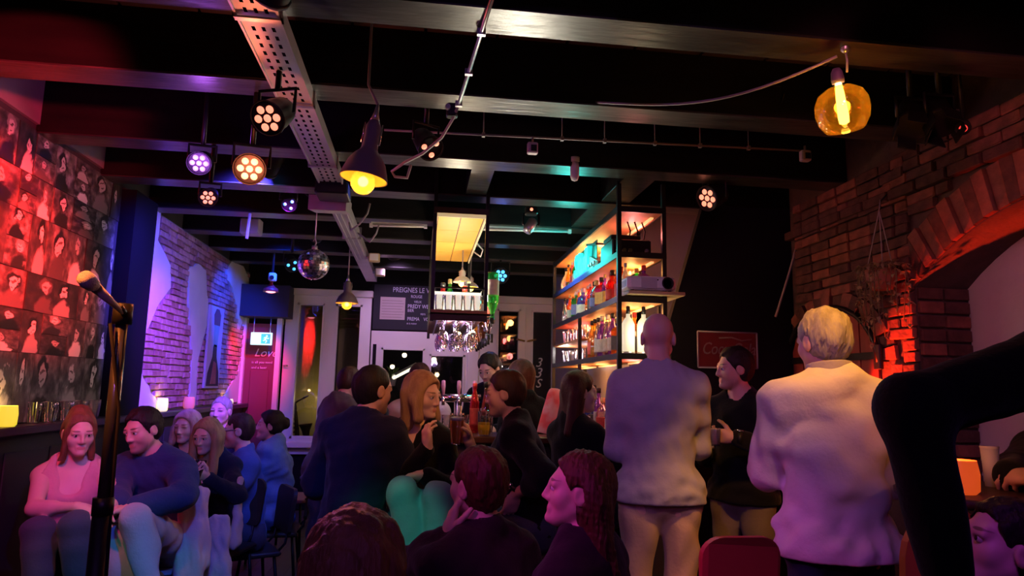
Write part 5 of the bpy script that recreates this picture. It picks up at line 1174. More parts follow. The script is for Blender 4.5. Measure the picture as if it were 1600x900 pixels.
        if neck == 'crew': F.cut([('c', N+Rt@V3(0,-.005,.01*s), nb+nk*.15*s, .066*s, .074*s)], .01)
        elif neck == 'v': F.cut([('c', N+Rt@V3(0,-.005,.02*s), nb+nk*.12*s, .066*s, .07*s), ('c', N+Rt@V3(0,.14,-.10)*s, N+Rt@V3(0,.1,.04)*s, .03*s, .08*s)], .01)
        elif neck == 'tank':
            F.cut([('c', N+Rt@V3(0,-.01,.0)*s, nb+nk*.14*s, .085*s, .085*s), ('c', N+Rt@V3(0,.15,-.06)*s, N+Rt@V3(0,.1,.04)*s, .075*s, .10*s),
                   ('c', SL+Rt@V3(-.035,0,-.05)*s, SL+Rt@V3(-.03,0,.1)*s, .075*s, .06*s), ('c', SR+Rt@V3(.035,0,-.05)*s, SR+Rt@V3(.03,0,.1)*s, .075*s, .06*s)], .01)
        tob = child(top_name, F, top)
        if collar is not None:
            F = Field(N-V3(.16,.16,.1), N+V3(.16,.16,.2), max(vox*.6,.006)); F.add([('c', N+Rt@V3(0,-.008,.0)*s, N+Rt@V3(0,-.008,.0)*s+nk*.105*s, .09*s, .08*s)], .02); F.plane(N+nk*.10*s, nk); F.cut([('c', N+Rt@V3(0,-.002,-.02*s), N+nk*.2*s, .074*s, .066*s), ('c', N+Rt@V3(0,.08,.02)*s, N+Rt@V3(0,.07,.13)*s, .012*s, .03*s)], .006)
            child('collar', F, collar)
    # hair
    if hair:
        H = lambda *p: hc+Rh@(V3(*p)*hs)
        long_ = {'long': .34, 'mid': .24, 'bob': .17, 'fall': .30}.get(hair, 0)
        l, h_ = hc-V3(.2,.22,.16+long_)*hs, hc+V3(.2,.2,.19)*hs
        F = Field(l, h_, hvox*1.15)
        F.add([('e', H(0,-.02,.034), V3(.077,.097,.088)*hs, Rh)], .02, hv)
        F.add([('e', H(0,-.04,-.015), V3(.07,.07,.075)*hs, Rh)], .03, hv*.8)
        top_o, top_n = (0,.062,.062), (0,.86,-.5)
        if hair == 'fringe': top_o, top_n = (0,.085,.035), (0,.75,-.65)
        F.plane(H(*top_o), Rh@V3(*top_n))
        F.cut([('e', H(0,.075,-.03), V3(.07,.095,.095)*hs, Rh)], .015)
        F.plane(H(0,-.05,-.082 if not long_ else -.4), Rh@V3(0,.3,-1))
        if not long_: F.cut([('e', H(-.085,.0,-.022), V3(.02,.03,.04)*hs, Rh), ('e', H(.085,.0,-.022), V3(.02,.03,.04)*hs, Rh)], .01)
        if long_:
            dn = V3(0,0,-1)*hs; bk = Rh@V3(0,-1,0); rt = Rh@V3(1,0,0)
            front = .045 if hair != 'fall' else -.0
            for sg in (-1, 1):
                a0 = H(sg*.066,.015 if hair != 'fall' else -.03,.05); a1 = H(sg*.086,front*.6-.01,-.03) if hair != 'fall' else H(sg*.074,-.06,-.03); a2 = a1+dn*(long_-.08)+Rh@V3(sg*.005,.02 if hair != 'fall' else -.05,0)*hs
                F.add([('c', a0, a1, .026*hs, .03*hs), ('c', a1, a2, .032*hs, .03*hs), ('c', H(sg*.06,-.05,.0), H(sg*.06,-.06,0)+dn*long_, .05*hs, .036*hs)], .03)
            if hair == 'fall': F.cut([('e', H(sg_*.085,.002,-.02), V3(.025,.032,.042)*hs, Rh) for sg_ in (-1,1)], .01)
            F.add([('c', H(0,-.055,0), H(0,-.075,0)+dn*long_, .062*hs, .045*hs)], .03)
        if hair == 'bun': F.add([('e', H(0,-.125,.02), V3(.05,.045,.05)*hs, Rh)], .02)
        if hair == 'pony': F.add([('c', H(0,-.1,.02), H(0,-.15,-.04), .03*hs, .036*hs), ('c', H(0,-.15,-.04), H(0,-.13,-.2), .036*hs, .02*hs)], .02)
        if hair == 'updo': F.add([('e', H(0,-.05,.115), V3(.055,.055,.04)*hs, Rh), ('c', H(-.06,.03,.0), H(-.085,.02,-.27), .022*hs, .014*hs), ('c', H(.06,.03,.0), H(.085,.02,-.27), .022*hs, .014*hs)], .025)
        F.folds(.003 if not long_ else .0016, 110, seed+9, (1,1,.3 if not long_ else .12)); 
        if hvox < .005: F.folds(.0022, 320, seed+11, (1,1,.3 if not long_ else .12))
        child('hair', F, hairm)
    if eyes:
        for sg in (-1, 1):
            c = hc+Rh@(V3(sg*.033,.0765,-.001)*hs)
            mb = MB(); mb.sphere((0,0,0), .0125*hs, 10, 8); o = mb.build('eye', MAT['eye_white'], body, loc=c); 
            mi = MB(); mi.sphere((0,0,0), .0068*hs, 8, 6, sc=(1,.45,1)); q = mi.build('iris', MAT['eye_dark'], o, loc=Rh@V3(0,.0108,0)*hs)
            q.rotation_euler = Matrix(Rh.tolist()).to_euler()
    info = dict(body=body, hc=hc, Rh=Rh, HL=HL, HR=HR, dL=nrm(dL), dR=nrm(dR), N=N, P=P, hs=hs)
    Rz = rotz(-h*DEG); info['world'] = lambda p: Rz@np.asarray(p, float)+V3(pos[0], pos[1], z)
    return info

def put(hp, Y, label, h=0, s=1., seat=None, **kw):
    """a person whose head centre is where the photo shows it, Y metres into the room; seat height or stature follows"""
    T = at(hp[0], hp[1], Y); pk_ = {k: v for k, v in kw.items() if k in ('lean','side','twist','head','fem','w')}
    hc = person('', '', (0,0), h=h, s=s, seat=seat, probe=True, **pk_)
    if seat is None: s *= T[2]/hc[2]
    else: seat += T[2]-hc[2]
    hc = person('', '', (0,0), h=h, s=s, seat=seat, probe=True, **pk_)
    o = rotz(-h*DEG)@hc
    nm = 'person'
    P0 = V3(T[0]-o[0], T[1]-o[1], 0); R0 = rotz(h*DEG); wl = lambda q: tuple(R0@(at(*q)-P0))
    for a_ in ('hl','hr'):
        if a_+'p' in kw: kw[a_] = wl(kw.pop(a_+'p'))
    if 'legsp' in kw:
        kw['legs'] = {k: wl(v) for k, v in kw.pop('legsp').items()}
    r = person(nm, label, (T[0]-o[0], T[1]-o[1]), h=h, s=s, seat=seat, **kw); r['seat'] = seat; r['pos'] = (T[0]-o[0], T[1]-o[1]); r['h'] = h
    print('%-50s s %.2f seat %s pos %.2f %.2f' % (label[:50], s, None if seat is None else round(seat,2), *r['pos'])); return r
def loc_(h, wx, wy):      # world offset (right, into room) -> person's own axes
    v = rotz(h*DEG)@V3(wx, wy, 0); return v
# ---------------------------------------------------------------- the guests
S1 = skin_mat('fair', (.72,.47,.38), (.16,.09,.06)); S2 = skin_mat('fair_stubble', (.68,.43,.34), (.06,.04,.03), stubble=.55); S3 = skin_mat('warm', (.62,.38,.29), (.05,.03,.025), stubble=.25)
S4 = skin_mat('ruddy', (.7,.42,.34), (.3,.26,.24), stubble=.15, scol=(.3,.26,.25))
def cloth(n, c, c2=None, rough=.85, sc=60): return mat('cloth_'+n, c, rough=rough, spec=.12, noise=(5,.5,c2 or tuple(v*.75 for v in c)), bump=(sc,.25), sheen=.1)
BLK = cloth('black', (.006,.006,.008)); NAVY = cloth('navy', (.012,.015,.04)); GREY = cloth('grey', (.40,.41,.47)); WHT = cloth('white', (.70,.66,.60)); KHA = cloth('khaki', (.5,.38,.27)); KHD = cloth('khaki_dark', (.2,.16,.12))
JEAN = cloth('jeans', (.2,.3,.42)); JEAND = cloth('jeans_dark', (.06,.065,.1)); PINK = cloth('pink', (.66,.36,.36)); BLUJ = cloth('blue_jacket', (.03,.06,.15)); BLUS = cloth('blue_sweater', (.1,.14,.32)); PUFF = cloth('puffer', (.12,.2,.42)); OLIV = cloth('olive', (.10,.095,.10)); PLUM = cloth('plum', (.03,.015,.028)); BEIG = cloth('beige', (.55,.45,.42)); LTRS = cloth('lavender_trousers', (.5,.42,.5)); REDC = cloth('red', (.5,.04,.06))
def hairmat(n, c, c2): return mat('hair_'+n, c, rough=.55, spec=.3, noise=(30,.8,c2), bump=(160,.5), stretch=(1,1,.2))
HB = hairmat('brown', (.05,.024,.014), (.025,.012,.008)); HD = hairmat('dark', (.014,.01,.009), (.008,.006,.006)); HG = hairmat('grey', (.4,.37,.33), (.22,.2,.18)); HBL = hairmat('blonde', (.42,.27,.13), (.26,.15,.07)); HAU = hairmat('auburn', (.2,.085,.035), (.1,.04,.02)); HRB = hairmat('redbrown', (.09,.03,.015), (.045,.016,.01))
PP = {}
# standing on the right
PP['bald'] = put((1028,527), 3.3, 'bald man standing in grey sweater and beige trousers, seen from behind by the shelf', h=8, skin=S4, top=GREY, trousers=KHA, hair=None, head=(10,4,0), w=1.04, hem=.06, thick=.018, fold=.009, vox=.009, hvox=.005, hl=(.0,.24,1.2), hr=(.03,.25,1.25), pl=(-.5,-.3,-.8), pr=(.5,-.3,-.8), hdl=(1,.1,0), hdr=(-1,.1,0), hnl=(0,-1,0), hnr=(0,-1,0), curl=(.5,.5))
PP['white'] = put((1284,533), 2.42, 'grey haired man in white sweater with pushed up sleeves, seen from behind', h=6, skin=S4, top=WHT, trousers=NAVY, hair='short', hairm=HG, hv=.010, head=(-14,6,0), w=1.1, hem=.07, thick=.024, fold=.013, vox=.008, hvox=.0045, sleeve='roll', hl=(-.1,.36,1.13), hr=(.16,.34,1.1), pl=(-.42,-.5,-.75), pr=(.42,-.5,-.75), collar=cloth('collar', (.36,.33,.38)))
PP['dark'] = put((1146,575), 3.7, 'dark haired man in black sweater standing with a drink by the black wall', h=-125, skin=S3, top=BLK, trousers=KHD, hair='short', hairm=HD, hv=.012, head=(38,4,0), hem=.06, vox=.011, hvox=.005, hlp=(1148,684,3.42), hr=(.12,.22,1.1), pl=(-.6,-.3,-.6), hdl=(.9,.5,.1), hnl=(.2,-.9,.2), curl=(.75,.4), eyes=True)
# round the bar, from the left
PP['cardigan'] = put((548,597), 5.2, 'man with short greying hair in blue grey cardigan leaning at the far bar', h=55, skin=S4, top=OLIV, trousers=JEAND, hair='short', hairm=HB, hv=.006, lean=14, head=(0,14,0), hem=.12, thick=.024, fold=.01, vox=.012, hvox=.006, hr=(.1,.45,1.12), hl=(-.1,.4,1.1))
PP['behind'] = put((590,597), 4.75, 'grey haired man mostly hidden behind the navy sweater man', h=75, skin=S4, top=NAVY, trousers=JEAND, hair='short', hairm=HG, hv=.008, vox=.013, hvox=.006, hem=.1)
PP['navy'] = put((584,609), 3.65, 'broad man in navy sweater on a bar stool, back to us, dark hair', h=26, skin=S3, seat=.72, top=NAVY, trousers=JEAND, hair='short', hairm=HD, hv=.006, lean=10, head=(22,6,0), w=.96, thick=.026, fold=.009, hem=.12, vox=.010, hvox=.005, hr=(.1,.42,1.02), hl=(-.2,.35,1.0), legs=dict(kl=(-.16,.42,.74), kr=(.16,.42,.74), al=(-.14,.33,.34), ar=(.14,.33,.34)))
PP['blonde'] = put((661,617), 3.7, 'woman with layered auburn blonde hair in black top and jeans, talking with a raised hand', h=205, skin=S1, fem=True, seat=.7, top=BLK, neck='v', trousers=JEAN, hair='bob', hairm=HBL, hv=.016, lean=8, head=(-82,8,0), vox=.011, hvox=.005, eyes=True, hrp=(668,700,3.42), hdr=(.05,.1,1), hnr=(-.4,-.6,0), pr=(.5,-.2,-.9), pinch=(False,True), hlp=(664,742,3.40), hdl=(.9,.3,-.1), hnl=(0,.2,-1), curl=(.3,.45), legsp=dict(kl=(628,768,3.36), kr=(684,776,3.34), al=(652,905,3.36), ar=(690,930,3.3)))
PP['beer'] = put((788,614), 3.5, 'man in black sweater in profile facing the blonde woman, holding a beer', h=-82, s=.93, skin=S3, seat=.72, top=BLK, trousers=JEAND, hair='short', hairm=HB, hv=.009, lean=14, head=(8,8,0), w=1.05, sleeve='roll', thick=.02, vox=.010, hvox=.005, eyes=True, hlp=(806,772,3.32), hdl=(.1,.35,-.9), hnl=(.8,.2,.3), pl=(-.8,-.6,-.3), hrp=(733,690,3.42), hdr=(-.1,.35,.9), hnr=(-.6,.75,0), pr=(.5,-.1,-.9), curl=(.5,.85), legs=dict(kl=(-.2,.4,.76), kr=(.18,.42,.74), al=(-.2,.3,.36), ar=(.15,.32,.36)))
PP['brunette'] = put((907,612), 4.0, 'woman with long dark auburn hair in black at the bar, looking right', h=62, skin=S1, fem=True, seat=.72, top=BLK, trousers=BLK, hair='fall', hairm=HRB, hv=.012, head=(18,2,0), vox=.011, hvox=.005, eyes=True, hr=(.05,.36,1.14), hl=(-.1,.3,1.0), legs=dict(kl=(-.13,.42,.74), kr=(.13,.42,.74), al=(-.12,.33,.34), ar=(.12,.33,.34)))
PP['bartender'] = put((764,576), 5.55, 'barman with dark quiff behind the bar, looking down at his work', h=205, skin=S2, top=BLK, trousers=BLK, hair='short', hairm=HD, hv=.014, lean=10, head=(12,26,0), vox=.013, hvox=.0055, eyes=True, hr=(.15,.4,1.1), hl=(-.12,.4,1.1))
PP['longhair'] = put((812,588), 5.0, 'person with long wavy dark red hair behind the man in profile', h=-25, skin=S1, fem=True, top=BLK, trousers=BLK, hair='long', hairm=HRB, hv=.02, head=(-25,6,0), vox=.013, hvox=.006)
PP['peek'] = put((655,592), 5.2, 'person almost hidden behind the blonde woman, only the forehead showing', h=190, skin=S1, top=BEIG, trousers=JEAND, hair='short', hairm=HB, hv=.004, vox=.014, hvox=.006, seat=.75)
# along the left wall
PP['pinkwoman'] = put((124,676), 3.75, 'woman with tied up auburn hair in pink strappy top seated by the left wall', h=160, s=.9, skin=S1, fem=True, seat=.45, top=PINK, top_name='strappy_top', neck='tank', sleeve='none', trousers=JEAND, hair='updo', hairm=HAU, hv=.008, lean=9, head=(-16,8,0), thick=.008, fold=.004, hem=.08, vox=.009, hvox=.005, eyes=True, hrp=(120,792,3.45), hlp=(152,805,3.42), hdr=(-1,.3,-.2), hdl=(.9,.4,-.2), pr=(.8,-.5,-.2), pl=(-.8,-.4,-.3), legsp=dict(kl=(118,822,3.38), kr=(60,830,3.45), al=(130,960,3.35), ar=(60,975,3.4)))
PP['jacketman'] = put((222,671), 3.95, 'dark haired bearded man in blue jacket leaning forward with crossed legs', h=196, s=.93, skin=S2, seat=.45, top=BLUJ, top_name='jacket', trousers=LTRS, hair='short', hairm=HD, hv=.009, lean=20, side=2, head=(10,14,8), thick=.026, fold=.011, hem=.06, vox=.009, hvox=.0045, eyes=True, hrp=(178,800,3.55), hlp=(212,792,3.55), hdl=(.8,.5,-.2), hdr=(-.3,.9,-.3), hnl=(0,.2,-1), pr=(.7,-.5,-.2), pl=(-.8,-.5,-.2), legsp=dict(kl=(212,812,3.5), kr=(185,840,3.62), al=(236,915,3.42), ar=(195,965,3.6)))
PP['phonewoman'] = put((323,680), 4.6, 'long haired blonde woman in black cardigan looking down at a phone', h=192, s=.9, skin=S1, fem=True, seat=.45, top=NAVY, top_name='cardigan', neck='v', trousers=BLK, hair='long', hairm=HBL, hv=.008, lean=16, head=(6,14,0), vox=.010, hvox=.005, eyes=True, hrp=(304,742,4.3), hlp=(326,746,4.28), hdr=(-.6,.7,.3), hdl=(.5,.7,.3), hnr=(-.5,-.3,.8), hnl=(.4,-.4,.7), curl=(.6,.6), fold=.007)
PP['blur'] = put((292,666), 5.2, 'pale haired person half hidden behind the phone woman and the bearded man', h=178, s=.95, skin=S1, fem=True, seat=.45, top=NAVY, trousers=BLK, hair='bob', hairm=hairmat('pale', (.5,.36,.32), (.3,.2,.18)), hv=.012, vox=.013, hvox=.006, head=(20,6,0))
PP['glasses'] = put((372,672), 5.1, 'close cropped man with glasses in blue sweater, in profile facing left', h=-115, s=.98, skin=S4, seat=.45, top=BLUS, trousers=JEAND, hair='short', hairm=HB, hv=.002, lean=8, head=(20,6,0), vox=.012, hvox=.0055, eyes=True, hl=(-.1,.36,.72), hr=(.1,.36,.72), fold=.008)
PP['farhead'] = put((345,642), 6.0, 'person furthest back on the left seats, only a pale head showing', h=190, s=.98, skin=S1, seat=.5, top=NAVY, trousers=JEAND, hair='short', hairm=HG, hv=.004, vox=.014, hvox=.006)
PP['puffer'] = put((421,664), 5.7, 'dark haired woman in blue puffer jacket seen in profile facing left', h=-95, s=.96, skin=S1, fem=True, seat=.45, top=PUFF, top_name='puffer_jacket', trousers=BLK, hair='bun', hairm=HD, hv=.012, lean=8, head=(-4,-2,0), thick=.04, fold=.012, vox=.012, hvox=.0055, hl=(-.1,.34,.76), hr=(.1,.34,.74), hem=.1, eyes=True)
# nearest to us
PP['nearhead'] = put((554,912), 1.2, 'nearest guest, only the top of a tousled brown head showing at the bottom edge', h=4, skin=S3, seat=.45, top=BLK, trousers=JEAND, hair='short', hairm=HAU, hv=.008, vox=.011, hvox=.0042)
PP['chinrest'] = put((744,754), 2.45, 'brown haired person resting the left cheek on a hand, back to us', h=-34, skin=S1, seat=.45, top=PLUM, trousers=JEAND, hair='short', hairm=HRB, hv=.010, lean=14, head=(-8,-4,-4), vox=.008, hvox=.004, fold=.008, hlp=(700,838,2.42), hdl=(.30,.05,1), hnl=(.8,-.4,.1), pl=(-.5,.2,-.9), curl=(.35,.4), legs=None)
PP['profile'] = put((902,764), 2.0, 'woman with long dark hair swept back, in profile facing left, close to us', h=-52, s=.92, skin=S1, fem=True, seat=.45, top=PLUM, trousers=BLK, hair='fall', hairm=HRB, hv=.008, lean=6, head=(-26,-6,0), vox=.008, hvox=.0038, fold=.008, thick=.024, eyes=True)
PP['purpleface'] = put((1566,850), 1.7, 'seated person whose purple lit face turns left at the lower right edge', h=-70, skin=S1, seat=.45, top=BLK, trousers=BLK, hair='short', hairm=HD, hv=.008, head=(-8,-14,0), vox=.010, hvox=.0045, eyes=True)
PP['tablehands'] = put((1690,610), 2.2, 'person in dark clothes at the right table with clasped hands showing', h=235, skin=S4, seat=.45, top=BLK, trousers=BLK, hair='short', hairm=HD, lean=10, vox=.012, hvox=.007, hrp=(1574,752,1.95), hlp=(1562,757,1.92), hdr=(-.7,.6,.1), hdl=(.7,.6,.1), curl=(.7,.7))
AS_, AE_, AH_ = at(1640,572,1.17), at(1350,685,1.13), at(1482,905,1.12)      # left shoulder, elbow and hand of the person at the right edge
AP_ = (AS_[0]+.2, 1.17, 0); 
PP['arm'] = person('person', 'person in black with raised left elbow, cut off at the right edge', AP_[:2], h=0, s=1.12, w=1.05, seat=AS_[2]-.47*1.12-.11*1.12, legs=dict(kl=(-.11,.07,.5), kr=(.11,.07,.5), al=(-.12,-.02,.095), ar=(.13,-.02,.095)), skin=S3, top=cloth('jet', (.004,.004,.005)), trousers=BLK, hair='short', hairm=HD, thick=.006, fold=.002, vox=.009, hvox=.008, hl=tuple(AH_-V3(*AP_)), pl=tuple(AE_-(AS_+AH_)/2), curl=(.3,.3))
# ---------------------------------------------------------------- seats, tables and small things
mat('seat_red', (.5,.05,.05), rough=.5); mat('chair_red', (.62,.07,.06), rough=.45); mat('chair_orange', (.75,.3,.05), rough=.5); mat('stool_pale', (.5,.4,.42), rough=.5)
def stool(name, label, x, y, z, r=.17, m='wood_dark', rim='black_metal', rz=.3, group=None):
    t = thing(name, label, 'stool', (x,y,0), rz, group)
    mb = MB(); mb.lathe([(r*.9,z-.04),(r,z-.03),(r,z-.008),(r*.93,z)], 24); mb.build('seat', m, t)
    mb = MB(); mb.lathe([(r*1.005,z-.045),(r*1.02,z-.03),(r*1.02,z-.02),(r*1.005,z-.015)], 24, cap=False); mb.build('seat_rim', rim, t)
    for k in range(4):
        a = k*math.pi/2+.78; mb = MB(); mb.tube([(r*.7*math.cos(a),r*.7*math.sin(a),z-.04),(r*1.15*math.cos(a),r*1.15*math.sin(a),0)], .012, 8); mb.build('leg', 'black_metal', t)
    h = z*.42; rr = r*.7+(r*.45)*(1-h/z); mb = MB(); mb.tube([(rr*math.cos(a),rr*math.sin(a),h) for a in np.linspace(0,2*math.pi,20,endpoint=False)], .008, 6, closed=True); mb.build('foot_ring', 'black_metal', t); return t
def under(k): return PP[k]['pos'][0], PP[k]['pos'][1], PP[k]['seat']-.005
for k, lab in (('navy','bar stool under the man in the navy sweater'), ('blonde','bar stool under the blonde woman in jeans'), ('beer','bar stool under the man holding the beer'), ('brunette','bar stool under the dark haired woman at the bar'), ('peek','tall stool under the almost hidden guest')):
    stool('bar_stool', lab, *under(k), group=None)
stool('low_stool', 'dark stool under the guest with clasped hands', *under('tablehands'), r=.15)
stool('low_stool', 'low stool with red edge under the woman in pink', *under('pinkwoman'), m='seat_red', rim='seat_red', r=.18)
stool('low_stool', 'low round stool under the bearded man, pale top showing', *under('jacketman'), m='stool_pale', r=.2)
stool('low_stool', 'empty red edged stool at the lower left corner', -1.75, 3.1, .44, m='seat_red', rim='seat_red', r=.15)
def chair(label, x, y, z, h, m='wood_dark', bh=.38, bw=.42, name='chair', round_=False, back=True, group=None):
    """h is the way the sitter faces"""
    t = thing(name, label, 'chair', (x,y,0), -h*DEG, group)
    mb = MB(); mb.box((0,.02,z-.015), (.42,.42,.03), bev=.012); mb.build('seat', m, t)
    for sx in (-1,1):
        for sy in (-1,1): mb = MB(); mb.tube([(sx*.17,.02+sy*.17,z-.03),(sx*.2,.02+sy*.2,0)], .011, 8); mb.build('leg', 'black_metal', t)
    n = 12; top = []; rad_ = .16 if round_ else .06; w2, z0, z1 = bw/2, z+.1, z+.1+bh
    for k in range(7): a = math.pi/2*k/6; top.append((w2-rad_+rad_*math.sin(math.pi/2-a), z1-rad_+rad_*math.sin(a)))
    out = top+[(-x_, z_) for x_, z_ in reversed(top)]+[(-w2*.92,z0+.02),(-w2*.85,z0),(w2*.85,z0),(w2*.92,z0+.02)]
    mb = MB(); mb.prism(out, 1, -.235, -.21); mb.v = [(a, b-.18*max(c-z,0)*.6-.10*(.25-(a/bw)**2)*.6, c) for a, b, c in mb.v]; mb.build('backrest', m, t)
    for sx in (-1,1): mb = MB(); mb.tube([(sx*.15,-.17,z-.02),(sx*.15,-.225,z+.04),(sx*.15,-.245,z+.16)], .009, 6); mb.build('back_post', 'black_metal', t)
    return t
p = at(1150,862,1.95); chair('red chair with rounded shell back standing in front of the bald man', p[0], p[1]+.26, .40, 0, 'chair_red', bh=max(p[2]+.05-.5,.2), bw=.215/.92, name='red_chair')
p = at(1452,835,1.85); chair('orange rounded chair back glimpsed behind the black sleeve', p[0], p[1]+.24, .42, 0, 'chair_orange', bh=max(at(1452,772,1.85)[2]-.52,.2), bw=.24, name='orange_chair', round_=True)
p = at(1300,915,1.6); chair('pale lilac chair top corner at the bottom edge behind the white sweater man', p[0]-.03, p[1]+.25, .4, 10, mat('chair_lilac', (.55,.45,.55), rough=.5), bh=at(1285,897,1.6)[2]-.5, bw=.2, name='lilac_chair')
p = at(460,730,6.3); chair('empty dusky red chair near the left glazed door', p[0], p[1], .46, -75, mat('chair_dusk', (.32,.09,.12), rough=.5), name='empty_chair')
for k, lab, fc in (('phonewoman','chair under the phone woman with a pale coat over it',192), ('blur','chair under the pale haired half hidden person',178), ('glasses','chair under the man in the blue sweater',-115), ('farhead','chair under the person furthest back',190), ('puffer','chair under the puffer jacket woman',-95), ('nearhead','chair under the nearest guest',4), ('chinrest','chair under the person resting on a hand',-34), ('profile','chair under the long haired woman in profile',-52), ('purpleface','chair under the purple lit guest',-70)):
    x, y, z = under(k); chair(lab, x, y, z, fc, bh=.3)
# coat hanging over the phone woman's chair
def cloth_sheet(name, label, cat, m, grid, thick=.012, parent=None):
    """a draped sheet given as rows of points; it gets real thickness"""
    n, k = len(grid), len(grid[0]); vs = [p for r in grid for p in r]; fs = [(i*k+j, i*k+j+1, (i+1)*k+j+1, (i+1)*k+j) for i in range(n-1) for j in range(k-1)]
    mb = MB(); mb.smooth = True; mb.add(vs, fs); o = mb.build(name, m); md = o.modifiers.new('t', 'SOLIDIFY'); md.thickness = thick; md2 = o.modifiers.new('s', 'SUBSURF'); md2.levels = md2.render_levels = 1
    tag(o, label, cat); return o
COAT = cloth('coat_pale', (.62,.52,.56))
def hung_cloth(name, label, cat, m, strands, seed, k=.03):
    """cloth hanging in heavy folds: each strand is (top point, bottom point, top radius, bottom radius)"""
    pr = [('c', np.array(a), np.array(b_), ra, rb) for a, b_, ra, rb in strands]; lo, hi = prims_bbox(pr, .06); F = Field(lo, hi, .009); F.add(pr, k); F.folds(.008, 55, seed, (1,1,.25)); F.folds(.004, 110, seed+1, (1,1,.3)); F.plane(V3(0,0,.012), V3(0,0,-1))
    p, q = F.mesh(); c0 = np.array([p[:,0].mean(), p[:,1].mean(), p[:,2].min()]); o = bpy.data.objects.new(name, np_mesh(name, p-c0, q)); COL.objects.link(o); o.location = c0; o.data.materials.append(m); return tag(o, label, cat)
A4 = lambda px, py, Y: at(px, py, Y)
hung_cloth('coat', 'pale coat hanging in folds between the bearded man and the phone woman', 'coat', COAT, [(A4(292,768,4.0), A4(284,905,3.95), .035,.05), (A4(306,765,4.0), A4(304,915,3.95), .03,.04), (A4(318,772,4.02), A4(322,880,4.0), .025,.03)], 3)
hung_cloth('coat', 'pale coat hanging over the knees of the phone woman', 'coat', COAT, [(A4(336,815,4.15), A4(330,930,4.1), .035,.05), (A4(350,812,4.15), A4(350,935,4.1), .03,.04)], 6)
hung_cloth('coat', 'pale coat tail hanging down the side of the phone woman\'s chair', 'coat', COAT, [(A4(375,748,4.45), A4(364,850,4.42), .012,.035), (A4(376,752,4.47), A4(372,845,4.45), .01,.02)], 9)
# phone, beer in the hand, watch, drink of the dark man
def hold(k, side, off=.07, n=0):
    i = PP[k]; H = i['HR'] if side > 0 else i['HL']; d = i['dR'] if side > 0 else i['dL']; return i['world'](H+d*off)
i = PP['phonewoman']; c = (hold('phonewoman',1,.08)+hold('phonewoman',-1,.08))/2
t = thing('mobile_phone', 'dark phone held in the hands of the phone woman', 'phone', c+V3(0,0,.02)); R_p = Matrix.Rotation(-.9,3,'X')
mb = MB(); mb.box((0,0,0), (.07,.009,.14), R=R_p, bev=.004); mb.build('case', 'black_gloss', t); mb = MB(); mb.box(R_p@Vector((0,.0052,0)), (.062,.001,.128), R=R_p); mb.build('screen', mat('screen_glow', (.3,.35,.6), emit=(.6,.65,1), es=.6), t)
i = PP['beer']; n_ = V3(-.6,.75,0); n_ = nrm(n_-(n_@i['dR'])*i['dR']); bp = i['world'](i['HR']+i['dR']*.07+n_*.047)
drink(bp+V3(0,0,-.06), 'beer glass held up by the man in profile', BEER, r=.036, h=.15, fill=.75)
dk = hold('dark', -1, .085); drink(dk+V3(-.03,-.035,-.05), 'small white cup in the hand of the dark haired man', mat('cup_white', (.8,.75,.75), rough=.5), r=.03, h=.09, fill=.95, foam=False)
def watch(k, side, label):
    i = PP[k]; H = i['HR'] if side > 0 else i['HL']; d = i['dR'] if side > 0 else i['dL']; E_ = H-d*.0
    t = thing('wrist_watch', label, 'watch', i['world'](H-d*.025)); dw = rotz(-i['h']*DEG)@d; R = Vector(dw).to_track_quat('Z','Y').to_matrix()
    mb = MB(); mb.lathe([(.031,-.011),(.036,-.011),(.036,.011),(.031,.011),(.031,-.011)], 18, (0,0,0), R, cap=False); mb.build('strap', 'black_metal', t); mb = MB(); mb.cyl(R@Vector((0,.032,0)), R@Vector((0,.044,0)), .018); mb.build('dial', 'chrome', t)
watch('beer', -1, 'black wrist watch on the near forearm of the man in profile'); watch('dark', -1, 'wrist watch on the arm holding the small cup')
# glasses of the man in the blue sweater
i = PP['glasses']; t = thing('spectacles', 'dark rimmed glasses worn by the man in the blue sweater', 'glasses', i['world'](i['hc'])); Rw = rotz(-i['h']*DEG)@i['Rh']
for sg in (-1,1):
    mb = MB(); mb.tube([Vector(Rw@(V3(sg*.034+.026*math.cos(a),.103,.002+.02*math.sin(a))*i['hs'])) for a in np.linspace(0,2*math.pi,14,endpoint=False)], .0028, 6, closed=True); mb.build('rim', 'black_gloss', t)
    mb = MB(); mb.tube([Vector(Rw@(V3(sg*.06,.1,.006)*i['hs'])), Vector(Rw@(V3(sg*.085,.0,.005)*i['hs']))], .0025, 6); mb.build('temple', 'black_gloss', t)
mb = MB(); mb.tube([Vector(Rw@(V3(-.01,.106,.005)*i['hs'])), Vector(Rw@(V3(.01,.106,.005)*i['hs']))], .0025, 6); mb.build('bridge', 'black_gloss', t)
# red and white cloth on the counter
c = (1.02,4.98,1.12); t = None
g = [[(.92+.13*math.cos(a)*(1-.62*v)+.01*math.sin(5*a), 4.62+.1*math.sin(a)*(1-.55*v), 1.12+.30*v+.012*math.sin(4*a+v*5)) for a in np.linspace(0,2*math.pi,17)] for v in np.linspace(0,.97,8)]
g.append([(.90,4.62,1.425)]*17)
cloth_sheet('bar_cloth', 'crumpled red and pink cloth heaped on the bar behind the man in profile', 'cloth', mat('cloth_redpink', (.75,.1,.12), rough=.85, noise=(9,.9,(.75,.45,.5))), g, thick=.006)
